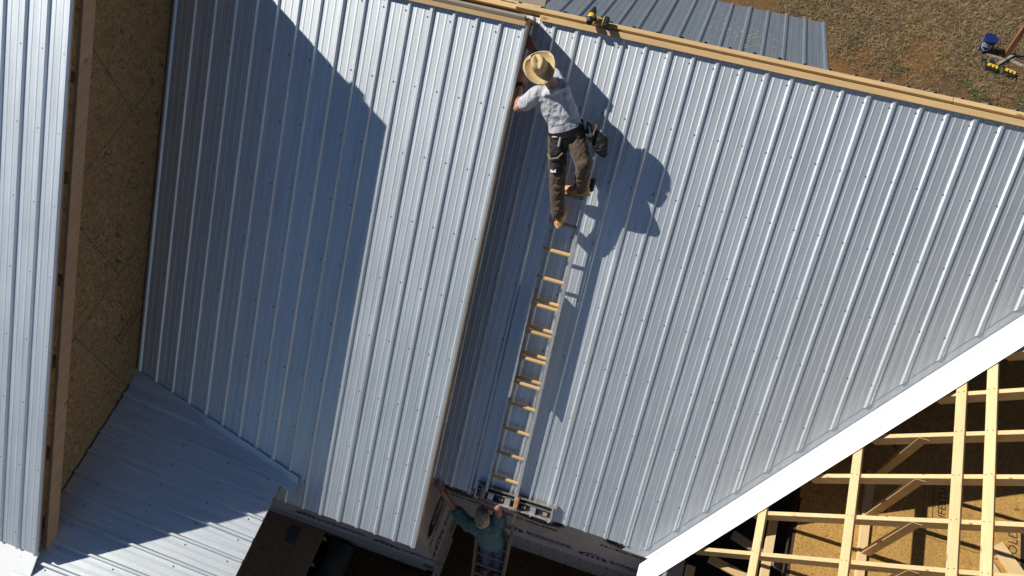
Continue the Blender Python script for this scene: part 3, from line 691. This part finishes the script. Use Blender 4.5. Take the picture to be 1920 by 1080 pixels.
for x in (.15,.545):
    m=MB(); m.obox(RS(x-.03,-5.115,.035),V(.05,0,0),RS(0,.15,0),NS*.08); m.build('foot_pad',M['org'] if x>.3 else M['oldwood'],lad,bevel=.01)
# eave bracket
br=empty('ladder_bracket',RS(.48,-5.1,.0)); tag(br,'aluminium ladder bracket tray hooked over the eave below the roof ladder','bracket')
def B_(name,x0,a0,x1,a1,w,t,h,mat='alu'): m=MB(); m.beam(RS(x0,a0,h),RS(x1,a1,h),w,t,NS); return m.build(name,M[mat],br,bevel=.002)
B_('front_rail',.055,-5.140,.955,-5.130,.018,.045,.055); B_('rear_rail',.055,-4.985,.94,-4.975,.014,.03,.055,'alud')
B_('side_bar',.060,-4.95,.060,-5.15,.018,.045,.055); B_('side_bar',.945,-4.93,.95,-5.14,.020,.05,.055)
B_('tread_rod',.07,-5.035,.94,-5.03,.014,.018,.055,'alud')
m=MB(); m.box8([RS(.07,-5.13,.028),RS(.94,-5.12,.028),RS(.94,-4.98,.028),RS(.07,-4.99,.028),RS(.07,-5.13,.034),RS(.94,-5.12,.034),RS(.94,-4.98,.034),RS(.07,-4.99,.034)]); m.build('grip_mat',M['blkpl'],br)
for x in (.20,.40,.70):
    m=MB(); m.obox(RS(x,-5.125,.045),V(.065,0,0),RS(0,.08,0),NS*.02); m.build('cross_plate',M['alu'],br,bevel=.002)
for x in (.24,.48,.72,.93):
    m=MB(); c=RS(x,-5.155,.055); m.ell(c,V(.014,0,0),RS(0,.014,0),NS*.014,8,6); m.build('bolt',M['alu'],br,smooth=True)
for x in (.33,.60,.85):
    m=MB(); m.obox(RS(x,-5.10,.035),V(.05,0,0),RS(0,.035,0),NS*.025); m.build('spacer_block',M['oldwood'],br,bevel=.003)
m=MB(); m.obox(RS(.06,-5.165,-.10),V(.89,0,0),RS(0,.008,0),NS*.13); m.build('hook_plate',M['alud'],br)
# ground ladder
gl_=empty('ground_ladder',V(.30,-4.5,ZG)); tag(gl_,'worn dusty extension ladder leaning from the soil to the eave behind the bracket','ladder')
lp=lambda x,d: V(x,-3.68-.23*d,-3.62-d)
for xs_,o_ in (((.13,.02),-1),((.565,.44),1)):
    p=lp(xs_[0],0); q=lp(xs_[1],ZG*-1-3.62); d=(q-p).normalized(); up=V(1,0,0).cross(d)
    chan(p,q,(o_,0,0),up,.028,.085).build('rail',M['alug'],gl_)
for i in range(12):
    d=.14+i*.305
    if d<3.6: 
        p=lp(.13-.03*d,d);q=lp(.565-.034*d,d); m=MB(); m.beam(p,q,.03,.03,(0,-.3,1)); m.build('rung',M['alug'],gl_,bevel=.006)
# ------------------------------------------------ people
def voxel(name,mb,mat,parent,vox=.011,smooth=8,wr=0,wf=9,seed=0,origin=None,subs=None):
    me=bpy.data.meshes.new('tmp'); me.from_pydata([tuple(v) for v in mb.v],[],mb.f); me.update()
    bm=bmesh.new(); bm.from_mesh(me); bmesh.ops.recalc_face_normals(bm,faces=bm.faces); bm.to_mesh(me); bm.free()
    t=bpy.data.objects.new('tmp',me); COL.objects.link(t)
    r=t.modifiers.new('r','REMESH'); r.mode='VOXEL'; r.voxel_size=vox
    s_=t.modifiers.new('s','SMOOTH'); s_.iterations=smooth; s_.factor=.5
    dg=bpy.context.evaluated_depsgraph_get(); out=bpy.data.meshes.new_from_object(t.evaluated_get(dg)); bpy.data.objects.remove(t)
    if wr:
        cos=[]
        for v in out.vertices:
            p=v.co; k=noise.noise((p.x*wf+seed,p.y*wf*.6,p.z*wf))+.5*noise.noise((p.x*wf*2.3,p.y*wf*1.4+seed,p.z*wf*2.3))
            rdg=(1-abs(k)*2.2); cos.append(p+v.normal*wr*rdg)
        for v,c in zip(out.vertices,cos): v.co=c
    origin=Vector(origin) if origin is not None else Vector(mb.v[0])
    for v in out.vertices: v.co-=origin
    out.name=name; out.polygons.foreach_set('use_smooth',[True]*len(out.polygons)); out.update()
    return link(name,out,mat,parent,origin)
def limb(m,pts,rs,n=14):
    "tapered limb with round ends"
    pts=[Vector(p) for p in pts]; P_=[];R_=[]
    for i in range(len(pts)-1):
        for k in range(4):
            t=k/4; P_.append(pts[i].lerp(pts[i+1],t)); R_.append(rs[i]*(1-t)+rs[i+1]*t)
    P_.append(pts[-1]);R_.append(rs[-1]); m.tube(P_,R_,n)
    for p,r in zip(pts,rs): m.ell(p,(r,0,0),(0,r,0),(0,0,r),12,8)
def loft(m,secs,n=20):
    "secs: (centre, half-width vector, half-depth vector)"
    m.rings([[Vector(c)+Vector(u)*math.cos(2*math.pi*k/n)+Vector(v)*math.sin(2*math.pi*k/n) for k in range(n)] for c,u,v in secs])
def hand(m,wr,dirv,palm_n,s=1,curl=.25,left=False,spread=.16):
    "palm plus four fingers and a thumb; dirv = wrist to fingertips, palm_n = out of the palm"
    d=Vector(dirv).normalized(); n_=Vector(palm_n); n_=(n_-d*n_.dot(d)).normalized(); sd=d.cross(n_)*(1 if left else -1)
    wr=Vector(wr); k=wr+d*.085*s
    loft(m,[(wr,sd*.028*s,n_*.020*s),(wr+d*.035*s,sd*.038*s,n_*.016*s),(k,sd*.043*s,n_*.013*s)],12)
    for i,(o_,l) in enumerate(((-.032,.066),(-.011,.078),(.011,.073),(.031,.058))):
        p=k+sd*o_*s-d*.01; dd=(d+sd*spread*(i-1.5)*.5).normalized(); a=p+dd*l*.45*s+n_*curl*.008; b=a+(dd+n_*curl).normalized()*l*.32*s; c=b+(dd+n_*curl*2).normalized()*l*.25*s
        limb(m,[p,a,b,c],[.0098*s,.0092*s,.0085*s,.0075*s],8)
    p=wr+d*.025*s-sd*.03*s; a=p-sd*.03*s+d*.03*s+n_*.008; b=a-sd*.012*s+d*.03*s+n_*.01; limb(m,[p,a,b],[.0125*s,.0105*s,.0085*s],8)
# ---- worker on the roof
def W(x,a,h): return RS(x,a,h)
wk=empty('person',W(.3,-1.7,.15)); tag(wk,'worker in straw hat, grey t-shirt and brown work trousers climbing the roof ladder','person')
J=dict(head=W(-0.132,-0.45,0.7),neck=W(-0.024,-0.561,0.58),ls=W(-0.159,-0.678,0.54),le=W(-0.305,-0.835,0.56),lw=W(-0.353,-0.63,0.43),rs=W(0.047,-0.582,0.5),re=W(-0.152,-0.397,0.4),rw=W(-0.332,-0.282,0.3),lh=W(.10,-1.0,.39),lk=W(.182,-1.37,.40),la=W(.255,-1.76,.30),rh=W(.26,-.98,.39),rk=W(.415,-1.20,.48),ra=W(.41,-1.44,.26),
 chest=W(-0.014,-0.694,0.47),waist=W(0.121,-0.852,0.43),pel=W(0.184,-0.96,0.4))
ax=lambda x,a,h: V(x,(a-h)*Q,(a+h)*Q)      # direction in roof axes
sd=ax(.88,.48,-.05).normalized(); sp=(J['neck']-J['pel']).normalized(); dp=ax(.0,.1,1)-sp*ax(0,.1,1).dot(sp); dp.normalize()
body=MB()
loft(body,[(J['pel']-sp*.06,sd*.13,dp*.085),(J['pel']+sp*.05,sd*.145,dp*.10),(J['waist']+sp*.03,sd*.13,dp*.09),(J['chest']-sp*.02,sd*.155,dp*.105),(J['chest']+sp*.08,sd*.17,dp*.095),(J['neck']-sp*.03,sd*.12,dp*.07)])
limb(body,[J['neck']-sp*.04,J['neck'],J['head']],[.065,.056,.055])
hz=ax(.0,.25,1).normalized(); body.ell(J['head'],sd*.078,sd.cross(hz)*.098,hz*.11,16,12)
fwd=(-sd.cross(hz)); 
if fwd.dot(ax(0,1,0))<0: fwd=-fwd
body.ell(J['head']+fwd*.10-hz*.02,sd*.014,fwd*.022,hz*.022,8,6)   # nose
for s_ in (-1,1): body.ell(J['head']+sd*s_*.08,sd*.01,fwd*.02,hz*.032,8,6)
limb(body,[J['ls'],J['le'],J['lw']],[.052,.041,.028]); limb(body,[J['rs'],J['re'],J['rw']],[.052,.041,.028])
hand(body,J['lw'],ax(-.05,1,-.1),ax(-.4,0,-1),1.0,.35,True); hand(body,J['rw'],ax(-.75,.7,-.1),ax(0,0,-1),1.0,.3)
limb(body,[J['lh'],J['lk'],J['la'],W(.23,-1.80,.17)],[.085,.058,.042,.035]); limb(body,[J['rh'],J['rk'],J['ra'],W(.33,-1.49,.22)],[.085,.058,.042,.035])
voxel('body',body,M['skin'],wk,.010,4,origin=J['pel'])
sh=MB()
loft(sh,[(J['pel']+sp*.035,sd*.158,dp*.118),(J['waist']+sp*.0,sd*.155,dp*.112),(J['waist']+sp*.08,sd*.158,dp*.112),(J['chest']+sp*.0,sd*.178,dp*.125),(J['chest']+sp*.09,sd*.182,dp*.112),(J['neck']-sp*.045,sd*.125,dp*.085),(J['neck']-sp*.015,sd*.075,dp*.07)])
limb(sh,[J['ls'],J['ls'].lerp(J['le'],.62)],[.078,.068]); limb(sh,[J['rs'],J['rs'].lerp(J['re'],.62)],[.078,.066])
limb(sh,[J['chest']+sp*.05,J['ls']],[.10,.078]); limb(sh,[J['chest']+sp*.05,J['rs']],[.10,.078])
shirt=voxel('shirt',sh,M['grey_shirt'],wk,.009,3,wr=.010,wf=8,seed=2,origin=J['chest'])
tr=MB()
loft(tr,[(J['pel']-sp*.10,sd*.15,dp*.10),(J['pel']-sp*.03,sd*.168,dp*.122),(J['pel']+sp*.05,sd*.160,dp*.118)])
limb(tr,[J['lh'],J['lh'].lerp(J['lk'],.5),J['lk'],J['lk'].lerp(J['la'],.5),J['la']-ax(0,-.03,0)],[.100,.088,.076,.068,.062]); limb(tr,[J['rh'],J['rh'].lerp(J['rk'],.5),J['rk'],J['rk'].lerp(J['ra'],.5),J['ra']],[.098,.086,.074,.066,.06])
voxel('trousers',tr,M['brown'],wk,.009,3,wr=.008,wf=15,seed=5,origin=J['pel'])
def boot(heel,toe,up,parent,mat='tan',L=.28):
    heel=Vector(heel);toe=Vector(toe); f=(toe-heel).normalized(); u=Vector(up); u=(u-f*u.dot(f)).normalized(); s_=f.cross(u); m=MB()
    loft(m,[(heel-f*.03+u*.045,s_*.030,u*.035),(heel+u*.05,s_*.040,u*.048),(heel+f*.09+u*.045,s_*.040,u*.044),(heel+f*.17+u*.038,s_*.046,u*.034),(heel+f*.235+u*.032,s_*.042,u*.028),(heel+f*.262+u*.028,s_*.026,u*.02)],16)
    limb(m,[heel+f*.03+u*.06,heel+f*.025+u*.15],[.045,.052])
    b=voxel('boot',m,M[mat],parent,.008,3,origin=heel)
    so_=MB(); loft(so_,[(heel-f*.035+u*.004,s_*.034,u*.0),(heel-f*.035+u*.004,s_*.034,u*.012),],4)
    so_=MB(); R=[]
    for z in (-.006,.016):
        R.append([heel+f*(.115+.155*math.cos(t))+s_*(.044*math.sin(t)*(1.0+.12*math.cos(t)))+u*z for t in np.linspace(0,6.283,21)[:-1]])
    so_.rings(R); so_.build('sole',M['sole'],b)
    return b
boot(W(.285,-1.875,.25),W(.235,-1.835,.02),ax(.15,1,.35),wk); boot(W(.475,-1.505,.20),W(.27,-1.53,.18),ax(.0,1,.35),wk,'tan')
# straw hat
HC=J['head']+hz*.075; hat=MB(); hn=ax(-.12,.42,1).normalized(); hx=sd-hn*sd.dot(hn); hx.normalize(); hy=hn.cross(hx)
R=[];n=36
prof_h=[(1.0,.0),(.99,.006),(.80,-.004),(.62,.0),(.52,.008),(.50,.06),(.47,.105),(.41,.130),(.28,.138),(.10,.130),(.02,.128)]
for r_,z in prof_h:
    row=[]
    for k in range(n):
        t=2*math.pi*k/n; cx,cy=math.cos(t),math.sin(t)
        rx,ry=.146*r_,.165*r_
        zz=z
        if r_>.6: zz+=.052*(r_-.6)/.4*(cx*cx)*1.0-.02*(r_-.6)/.4*cy*cy
        if r_<=.46: zz-= .034*math.exp(-(cx*rx/.022)**2)*(1-(r_/.46)**3*.55)
        if r_<=.49: rx*=.92*(1-.18*max(0,cy)); 
        row.append(HC+hx*rx*cx+hy*ry*cy+hn*zz)
    R.append(row)
hat.rings(R,cap=True)
low=[[p-hn*.004 for p in R[i]] for i in (0,2,4)]; hat.rings(low,cap=False)
ho=hat.build('straw_hat',M['straw'],wk,smooth=True,origin=HC)
ho2=MB(); ho2.rings([[HC+hx*.146*.505*c_*.95+hy*.165*.505*s2+hn*z for c_,s2 in [(math.cos(2*math.pi*k/n),math.sin(2*math.pi*k/n)) for k in range(n)]] for z in (.010,.03)],cap=False); ho2.build('hat_band',M['tan'],ho)
# watch
m=MB(); d=(J['lw']-J['le']).normalized(); m.tube([J['lw']-d*.02,J['lw']+d*.015],.036,14); m.build('watch',M['blkpl'],wk)
# tool belt
tb=MB(); loft_c=J['pel']+sp*.045
n=28; R=[[loft_c+sp*z+sd*.172*math.cos(2*math.pi*k/n)+dp*.132*math.sin(2*math.pi*k/n) for k in range(n)] for z in (-.03,.03)]
R2_=[[p+ (p-loft_c).normalized()*.006 for p in r] for r in R]
tb.rings([R[0],R2_[0],R2_[1],R[1]],cap=False); belt=tb.build('tool_belt',M['black'],wk)
def pouch(c,u,v,w_,mat='black',name='pouch'):
    m=MB(); c=Vector(c); loft(m,[(c-v*1.0,u*.65,w_*.6),(c-v*.6,u*.95,w_),(c+v*.2,u,w_),(c+v*1.0,u*1.08,w_*1.1)],14); return voxel(name,m,M[mat],belt,.008,2,wr=.006,wf=22,seed=3,origin=c)
pouch(W(.505,-.985,.40),ax(.085,-.03,.0),ax(-.02,.095,.02),ax(.0,.02,.055)); pouch(W(.40,-.90,.44),ax(.05,-.02,0),ax(0,.07,0),ax(0,0,.05))
pouch(W(.125,-1.10,.47),ax(.065,.0,.0),ax(-.015,.10,.0),ax(0,.01,.045)); pouch(W(.15,-1.28,.475),ax(.05,.0,.0),ax(-.0,.07,.0),ax(0,.01,.03))
for i,(p,q,mt) in enumerate(((W(.38,-.84,.50),W(.42,-.93,.48),'steel'),(W(.42,-.80,.52),W(.41,-.90,.46),'org'),(W(.445,-.82,.51),W(.43,-.92,.47),'steel'),(W(.07,-1.02,.52),W(.19,-.985,.52),'steel'),(W(.15,-1.00,.53),W(.15,-1.09,.52),'alu'))):
    m=MB(); m.tube([p,q],.011,8); m.build('hand_tool',M[mt],belt)
m=MB(); m.tube([W(.06,-1.18,.5),W(.10,-1.22,.53),W(.17,-1.19,.53),W(.20,-1.14,.5)],.007,6); m.build('hammer_loop',M['oldwood'],belt)
m=MB(); m.tube([W(.20,-1.14,.5),W(.24,-1.22,.48),W(.265,-1.32,.46)],.008,6); m.build('hammer_handle',M['black'],belt)
m=MB(); m.obox(W(.13,-1.345,.50),ax(.05,.015,0),ax(-.01,.028,0),NS*.006); m.build('paper_note',M['wht'],belt)
# ---- worker on the ground ladder
w2=empty('person',V(.32,-3.99,-5.57)); tag(w2,'worker in camouflage cap, teal t-shirt and jeans reaching up from the ground ladder','person')
K=dict(head=V(.195,-3.845,-3.86),neck=V(.207,-3.82,-4.02),ls=V(.044,-3.90,-4.09),rs=V(.365,-3.745,-4.03),le=V(-.185,-3.80,-3.90),lw=V(-.33,-3.723,-3.69),re=V(.342,-3.705,-3.62),rw=V(.118,-3.70,-3.60),
 chest=V(.225,-3.82,-4.22),belly=V(.265,-3.84,-4.42),pel=V(.305,-3.85,-4.64),lh=V(.225,-3.87,-4.68),rh=V(.385,-3.85,-4.68),lk=V(.235,-3.93,-5.10),rk=V(.395,-3.92,-5.10),la=V(.235,-4.03,-5.50),ra=V(.40,-4.02,-5.50))
sx=V(.93,.36,0).normalized(); sy=V(-.36,.93,0)
b2=MB()
loft(b2,[(K['pel'],sx*.16,sy*.12),(K['belly'],sx*.165,sy*.145),(K['chest'],sx*.17,sy*.12),(K['neck']-V(0,0,.06),sx*.15,sy*.075),(K['neck'],sx*.06,sy*.06)])
limb(b2,[K['neck']-V(0,0,.03),K['head']-V(0,0,.03)],[.06,.058]); b2.ell(K['head'],sx*.078,sy*.098,V(0,0,.115),16,12)
b2.ell(K['head']+sy*.10-V(0,0,.02),sx*.015,sy*.022,V(0,0,.024),8,6)
for s_ in (-1,1): b2.ell(K['head']+sx*s_*.08,sx*.011,sy*.02,V(0,0,.032),8,6)
limb(b2,[K['ls'],K['le'],K['lw']],[.056,.043,.030]); limb(b2,[K['rs'],K['re'],K['rw']],[.056,.046,.030])
hand(b2,K['lw'],V(-.7,.35,.55),V(0,.6,-.6),1.0,.3,True); hand(b2,K['rw'],V(-.55,.8,.15),V(0,.7,-.7),1.05,.12,False,.3)
limb(b2,[K['lh'],K['lk'],K['la'],V(.235,-3.93,-5.55)],[.09,.06,.045,.035]); limb(b2,[K['rh'],K['rk'],K['ra'],V(.40,-3.93,-5.55)],[.09,.06,.045,.035])
voxel('body',b2,M['skin'],w2,.010,4,origin=K['pel'])
s2=MB()
loft(s2,[(K['pel']+V(0,0,.03),sx*.185,sy*.145),(K['belly'],sx*.19,sy*.155),(K['chest']+V(0,0,-.02),sx*.19,sy*.145),(K['chest']+V(0,0,.1),sx*.185,sy*.12),(K['neck']-V(0,0,.045),sx*.12,sy*.085),(K['neck']-V(0,0,.015),sx*.075,sy*.075)])
limb(s2,[K['ls'],K['ls'].lerp(K['le'],.75)],[.082,.070]); limb(s2,[K['rs'],K['rs'].lerp(K['re'],.38)],[.085,.076]); limb(s2,[K['chest'],K['ls']],[.11,.082]); limb(s2,[K['chest'],K['rs']],[.11,.085])
voxel('shirt',s2,M['teal'],w2,.009,3,wr=.008,wf=12,seed=8,origin=K['chest'])
t2=MB(); loft(t2,[(K['pel']-V(0,0,.12),sx*.17,sy*.11),(K['pel'],sx*.18,sy*.135),(K['pel']+V(0,0,.06),sx*.172,sy*.135)])
limb(t2,[K['lh'],K['lk'],K['la']],[.105,.082,.074]); limb(t2,[K['rh'],K['rk'],K['ra']],[.105,.082,.074])
voxel('jeans',t2,M['jean'],w2,.009,3,wr=.008,wf=15,seed=9,origin=K['pel'])
boot(V(.235,-4.12,-5.565),V(.235,-3.86,-5.565),V(0,0,1),w2,'dkboot'); boot(V(.405,-4.11,-5.565),V(.405,-3.85,-5.565),V(0,0,1),w2,'dkboot')
# camo cap
cp=MB(); C2=K['head']+V(0,0,.03); n=24; R=[]
for i in range(9):
    t=i/8*math.pi/2; R.append([C2+(sx*.091*math.cos(2*math.pi*k/n)*(1-.02*math.cos(12*math.pi*k/n))+sy*.108*math.sin(2*math.pi*k/n))*math.cos(t)+V(0,0,.115*math.sin(t)) for k in range(n)])
cp.rings(R); cap=cp.build('camo_cap',M['camo'],w2,smooth=True,origin=C2)
bl=MB(); R=[]
for r_ in (.0,.35,.7,1.0):
    R.append([C2+sx*(.083*math.cos(t))*(1-.12*r_)+sy*(.085*math.sin(t)+.085*r_)+V(0,0,.012-.02*r_-.018*abs(math.cos(t))*r_) for t in np.linspace(.15,math.pi-.15,12)])
bl.rings(R,closed=False,cap=False); bl.rings([[p-V(0,0,.005) for p in r] for r in R],closed=False,cap=False); bl.build('cap_bill',M['camo'],cap)
m=MB(); m.ell(C2+V(0,0,.116),V(.009,0,0),V(0,.009,0),V(0,0,.006),8,5); m.build('cap_button',M['camo'],cap)
m=MB(); m.ell(C2+sy*.088+V(0,0,.045),sx*.035,sy*.018,V(0,0,.018),10,6); m.build('cap_opening',M['skin'],cap)
m=MB(); m.obox(V(.44,-3.82,-4.66),V(.08,.02,0),V(-.01,.05,0),V(0,0,.12)); m.build('belt_pouch',M['black'],w2,bevel=.01)
# ------------------------------------------------ power tools on the ridge
def tool(name,x,label,k=1.02):
    r=empty(name,V(x,.03,.115)); tag(r,label,'power tool'); o=V(x,.02,.125)
    f=lambda u,v,w_: o+V(u,v,w_)*k
    m=MB(); m.tube([f(0,-.045,.03),f(0,-.02,.036),f(0,.04,.038)],[.030*k,.036*k,.034*k],12); m.build('motor_housing',M['yel'],r,bevel=.003)
    m=MB(); m.tube([f(0,-.085,.028),f(0,-.035,.034)],[.028*k,.0385*k],12); m.build('end_cap',M['blkpl'],r)
    m=MB(); m.tube([f(0,.015,.037),f(0,.07,.045),f(0,.105,.052)],[.0375*k,.028*k,.014*k],12); m.build('chuck',M['blkpl'],r)
    m=MB(); m.tube([f(0,.095,.05),f(.005,.16,.065)],.005,6); m.build('bit',M['steel'],r)
    m=MB(); m.tube([f(.025,.0,.02),f(.08,-.012,.018),f(.125,-.02,.015)],[.021*k,.017*k,.02*k],10); m.build('grip',M['blkpl'],r,smooth=True)
    m=MB(); m.obox(f(.045,.0,.028),V(.06,-.008,0)*k,V(0,.012,0)*k,V(0,0,.010)*k); m.build('grip_stripe',M['yel'],r,bevel=.003)
    m=MB(); m.tube([f(.03,-.03,.02),f(.06,-.035,.02)],.006*k,6); m.build('trigger',M['org'],r)
    m=MB(); m.obox(f(.12,-.075,-.02),V(.05,-.01,0)*k,V(.0,.11,.01)*k,V(0,0,.065)*k); m.build('battery',M['blkpl'],r,bevel=.01)
    m=MB(); m.obox(f(.115,-.06,.0),V(.008,0,0)*k,V(.0,.09,.007)*k,V(0,0,.04)*k); m.build('battery_latch',M['yel'],r,bevel=.003)
    return r
tool('impact_driver',.10,'yellow and black cordless driver lying on the ridge boards above the worker')
# ------------------------------------------------ things on the ground
def onG(x,y,z=0): return V(x,y,ZG+z)
bk=empty('bucket',onG(6.80,10.22)); tag(bk,'dark blue plastic bucket with a white store logo standing on dry grass','bucket')
m=MB(); n=28; c=onG(6.80,10.22)
blu=plain('blue_plastic',(.009,.02,.11),.45,var=.08)
R=[[c+V(r_*math.cos(2*math.pi*k/n),r_*math.sin(2*math.pi*k/n),z) for k in range(n)] for r_,z in ((.118,0),(.120,.01),(.134,.30),(.140,.302),(.140,.312),(.134,.315),(.139,.34),(.143,.342),(.143,.365),(.135,.366),(.132,.35),(.128,.348))]
m.rings(R); m.build('pail',blu,bk,smooth=False)
lid=MB(); R=[[c+V(r_*math.cos(2*math.pi*k/n),r_*math.sin(2*math.pi*k/n),z) for k in range(n)] for r_,z in ((.146,.345),(.147,.37),(.139,.374),(.135,.366),(.02,.366))]; lid.rings(R); lid.build('lid',blu,bk)
# logo wrapped on the side facing the house
m=MB(); ang0=math.atan2(-1,-.35)
def cyl(u,v,r_=.1335): 
    a=ang0+u/.13; rr=.119+.015*(v/.30)+.0025; return c+V(rr*math.cos(a),rr*math.sin(a),v)
def strip2(pts,wd):
    for (p,q) in zip(pts[:-1],pts[1:]):
        dx,dy=q[0]-p[0],q[1]-p[1]; l=math.hypot(dx,dy); nx,ny=-dy/l*wd,dx/l*wd
        for k in range(4):
            t0,t1=k/4,(k+1)/4; a=(p[0]+dx*t0,p[1]+dy*t0); b=(p[0]+dx*t1,p[1]+dy*t1)
            m.add([cyl(a[0]-nx,a[1]-ny),cyl(b[0]-nx,b[1]-ny),cyl(b[0]+nx,b[1]+ny),cyl(a[0]+nx,a[1]+ny)],[(0,1,2,3)])
strip2([(-.10,.27),(-.10,.165),(0,.11),(.10,.165),(.10,.27),(-.10,.27)],.0065)
m.build('logo_outline',M['wht'],bk)
cu=bpy.data.curves.new('t','FONT'); cu.body="LOWE'S"; cu.size=.066; cu.align_x='CENTER'; cu.offset=.0014; cu.resolution_u=2
t=bpy.data.objects.new('t',cu); COL.objects.link(t); me=bpy.data.meshes.new_from_object(t); bpy.data.objects.remove(t)
mesh('lettering',[cyl(v.co.x,v.co.y+.195) for v in me.vertices],[tuple(p.vertices) for p in me.polygons],M['wht'],bk)
m=MB(); m.tube([cyl(-.2,.30)+V(-.006,0,0)]+[c+V(.152*math.cos(a),.152*math.sin(a),.30-.16*math.sin((a-3.3)/2.0*1.2)) for a in np.linspace(2.6,4.2,8)],.003,6); m.build('handle',M['steel'],bk)
# power post
pp=empty('power_post',onG(7.25,10.20)); tag(pp,'brown wooden post with white outlet box rising from crossed feet on the grass','post')
brn=wood('stained_post',(.36,.17,.07),(.20,.085,.03),'Z')
p0=onG(7.25,10.20,.02); pt=onG(7.30,10.30,1.25)
m=MB(); m.beam(p0,pt,.09,.09,(0,1,0)); m.build('post',brn,pp,bevel=.003)
m=MB(); m.beam(p0.lerp(pt,.80)+V(-.01,-.05,0),p0.lerp(pt,.92)+V(-.01,-.05,0),.12,.03,(0,1,0)); m.build('cover_plate',M['wht'],pp,bevel=.004)
m=MB(); m.beam(p0.lerp(pt,.97)+V(0,-.02,0),p0.lerp(pt,1.16)+V(0,-.02,0),.14,.10,(0,1,0)); m.build('outlet_box',M['alu'],pp,bevel=.008)
m=MB()
for i in range(3): m.tube([p0.lerp(pt,.95)+V(-.05+.04*i,-.09,0),p0.lerp(pt,1.0)+V(-.05+.04*i,-.09,0)],.014,8)
m.build('outlet_socket',M['blkpl'],pp)
board('foot_board',onG(6.87,10.12,.03),onG(7.18,10.03,.03),.09,.05,(0,0,1),M['oldwood'],pp); board('foot_board',onG(7.32,10.06,.03),onG(7.75,9.90,.03),.09,.05,(0,0,1),M['oldwood'],pp)
board('foot_board',onG(7.08,9.80,.05),onG(7.44,10.26,.05),.06,.09,(0,0,1),M['oldwood'],pp)
m=MB(); m.tube([p0.lerp(pt,.95)+V(-.05,-.07,0),onG(7.12,10.28,.75),onG(7.02,10.22,.30),onG(6.98,10.15,.03),onG(7.0,9.95,.02),onG(7.08,9.85,.03),onG(7.15,9.75,.02)],.007,6); m.build('cord',M['blkpl'],pp,smooth=True)
m=MB(); m.tube([p0.lerp(pt,.95)+V(.03,-.07,0),p0.lerp(pt,.6)+V(-.02,-.07,0),p0.lerp(pt,.35)+V(.06,-.06,0),onG(7.2,9.95,.05),onG(7.3,9.7,.02)],.007,6); m.build('cord',M['blkpl'],pp,smooth=True)
def charger(x,y,rot,label):
    r=empty('charger',onG(x,y)); tag(r,label,'battery charger','chargers on the grass'); cs,sn=math.cos(rot),math.sin(rot)
    f=lambda u,v,z:onG(x+u*cs-v*sn,y+u*sn+v*cs,z)
    def bx(name,u0,v0,u1,v1,z0,z1,mt,bev=.008):
        m=MB(); m.box8([f(u0,v0,z0),f(u1,v0,z0),f(u1,v1,z0),f(u0,v1,z0),f(u0,v0,z1),f(u1,v0,z1),f(u1,v1,z1),f(u0,v1,z1)]); return m.build(name,M[mt],r,bevel=bev)
    bx('case',-.14,-.09,.14,.09,.0,.085,'blkpl',.015); bx('top_cover',-.11,-.02,.11,.07,.085,.105,'yel',.006)
    bx('dock_slot',-.055,-.04,-.025,.03,.105,.109,'blkpl',.001); bx('dock_slot',.025,-.04,.055,.03,.105,.109,'blkpl',.001); bx('front_panel',-.12,-.088,.12,-.03,.085,.092,'blkpl',.003)
    return r
charger(6.965,9.66,-.25,'yellow and black charger on the grass nearest the two small batteries'); charger(7.33,9.61,-.3,'yellow and black charger on the grass right of the other, touching the foot board')
for x,lab in ((6.79,'small black battery with orange stripe, left one of the pair behind the chargers'),(6.96,'small black battery with orange stripe, right one of the pair behind the chargers')):
    r=empty('battery_pack',onG(x,9.88)); tag(r,lab,'battery','battery packs on the grass')
    m=MB(); m.obox(onG(x-.055,9.83,0),V(.11,-.015,0),V(.01,.10,0),V(0,0,.07)); m.build('case',M['blkpl'],r,bevel=.012)
    m=MB(); m.obox(onG(x-.035,9.822,.02),V(.075,-.01,0),V(0,-.004,0),V(0,0,.03)); m.build('label_stripe',M['org'],r)
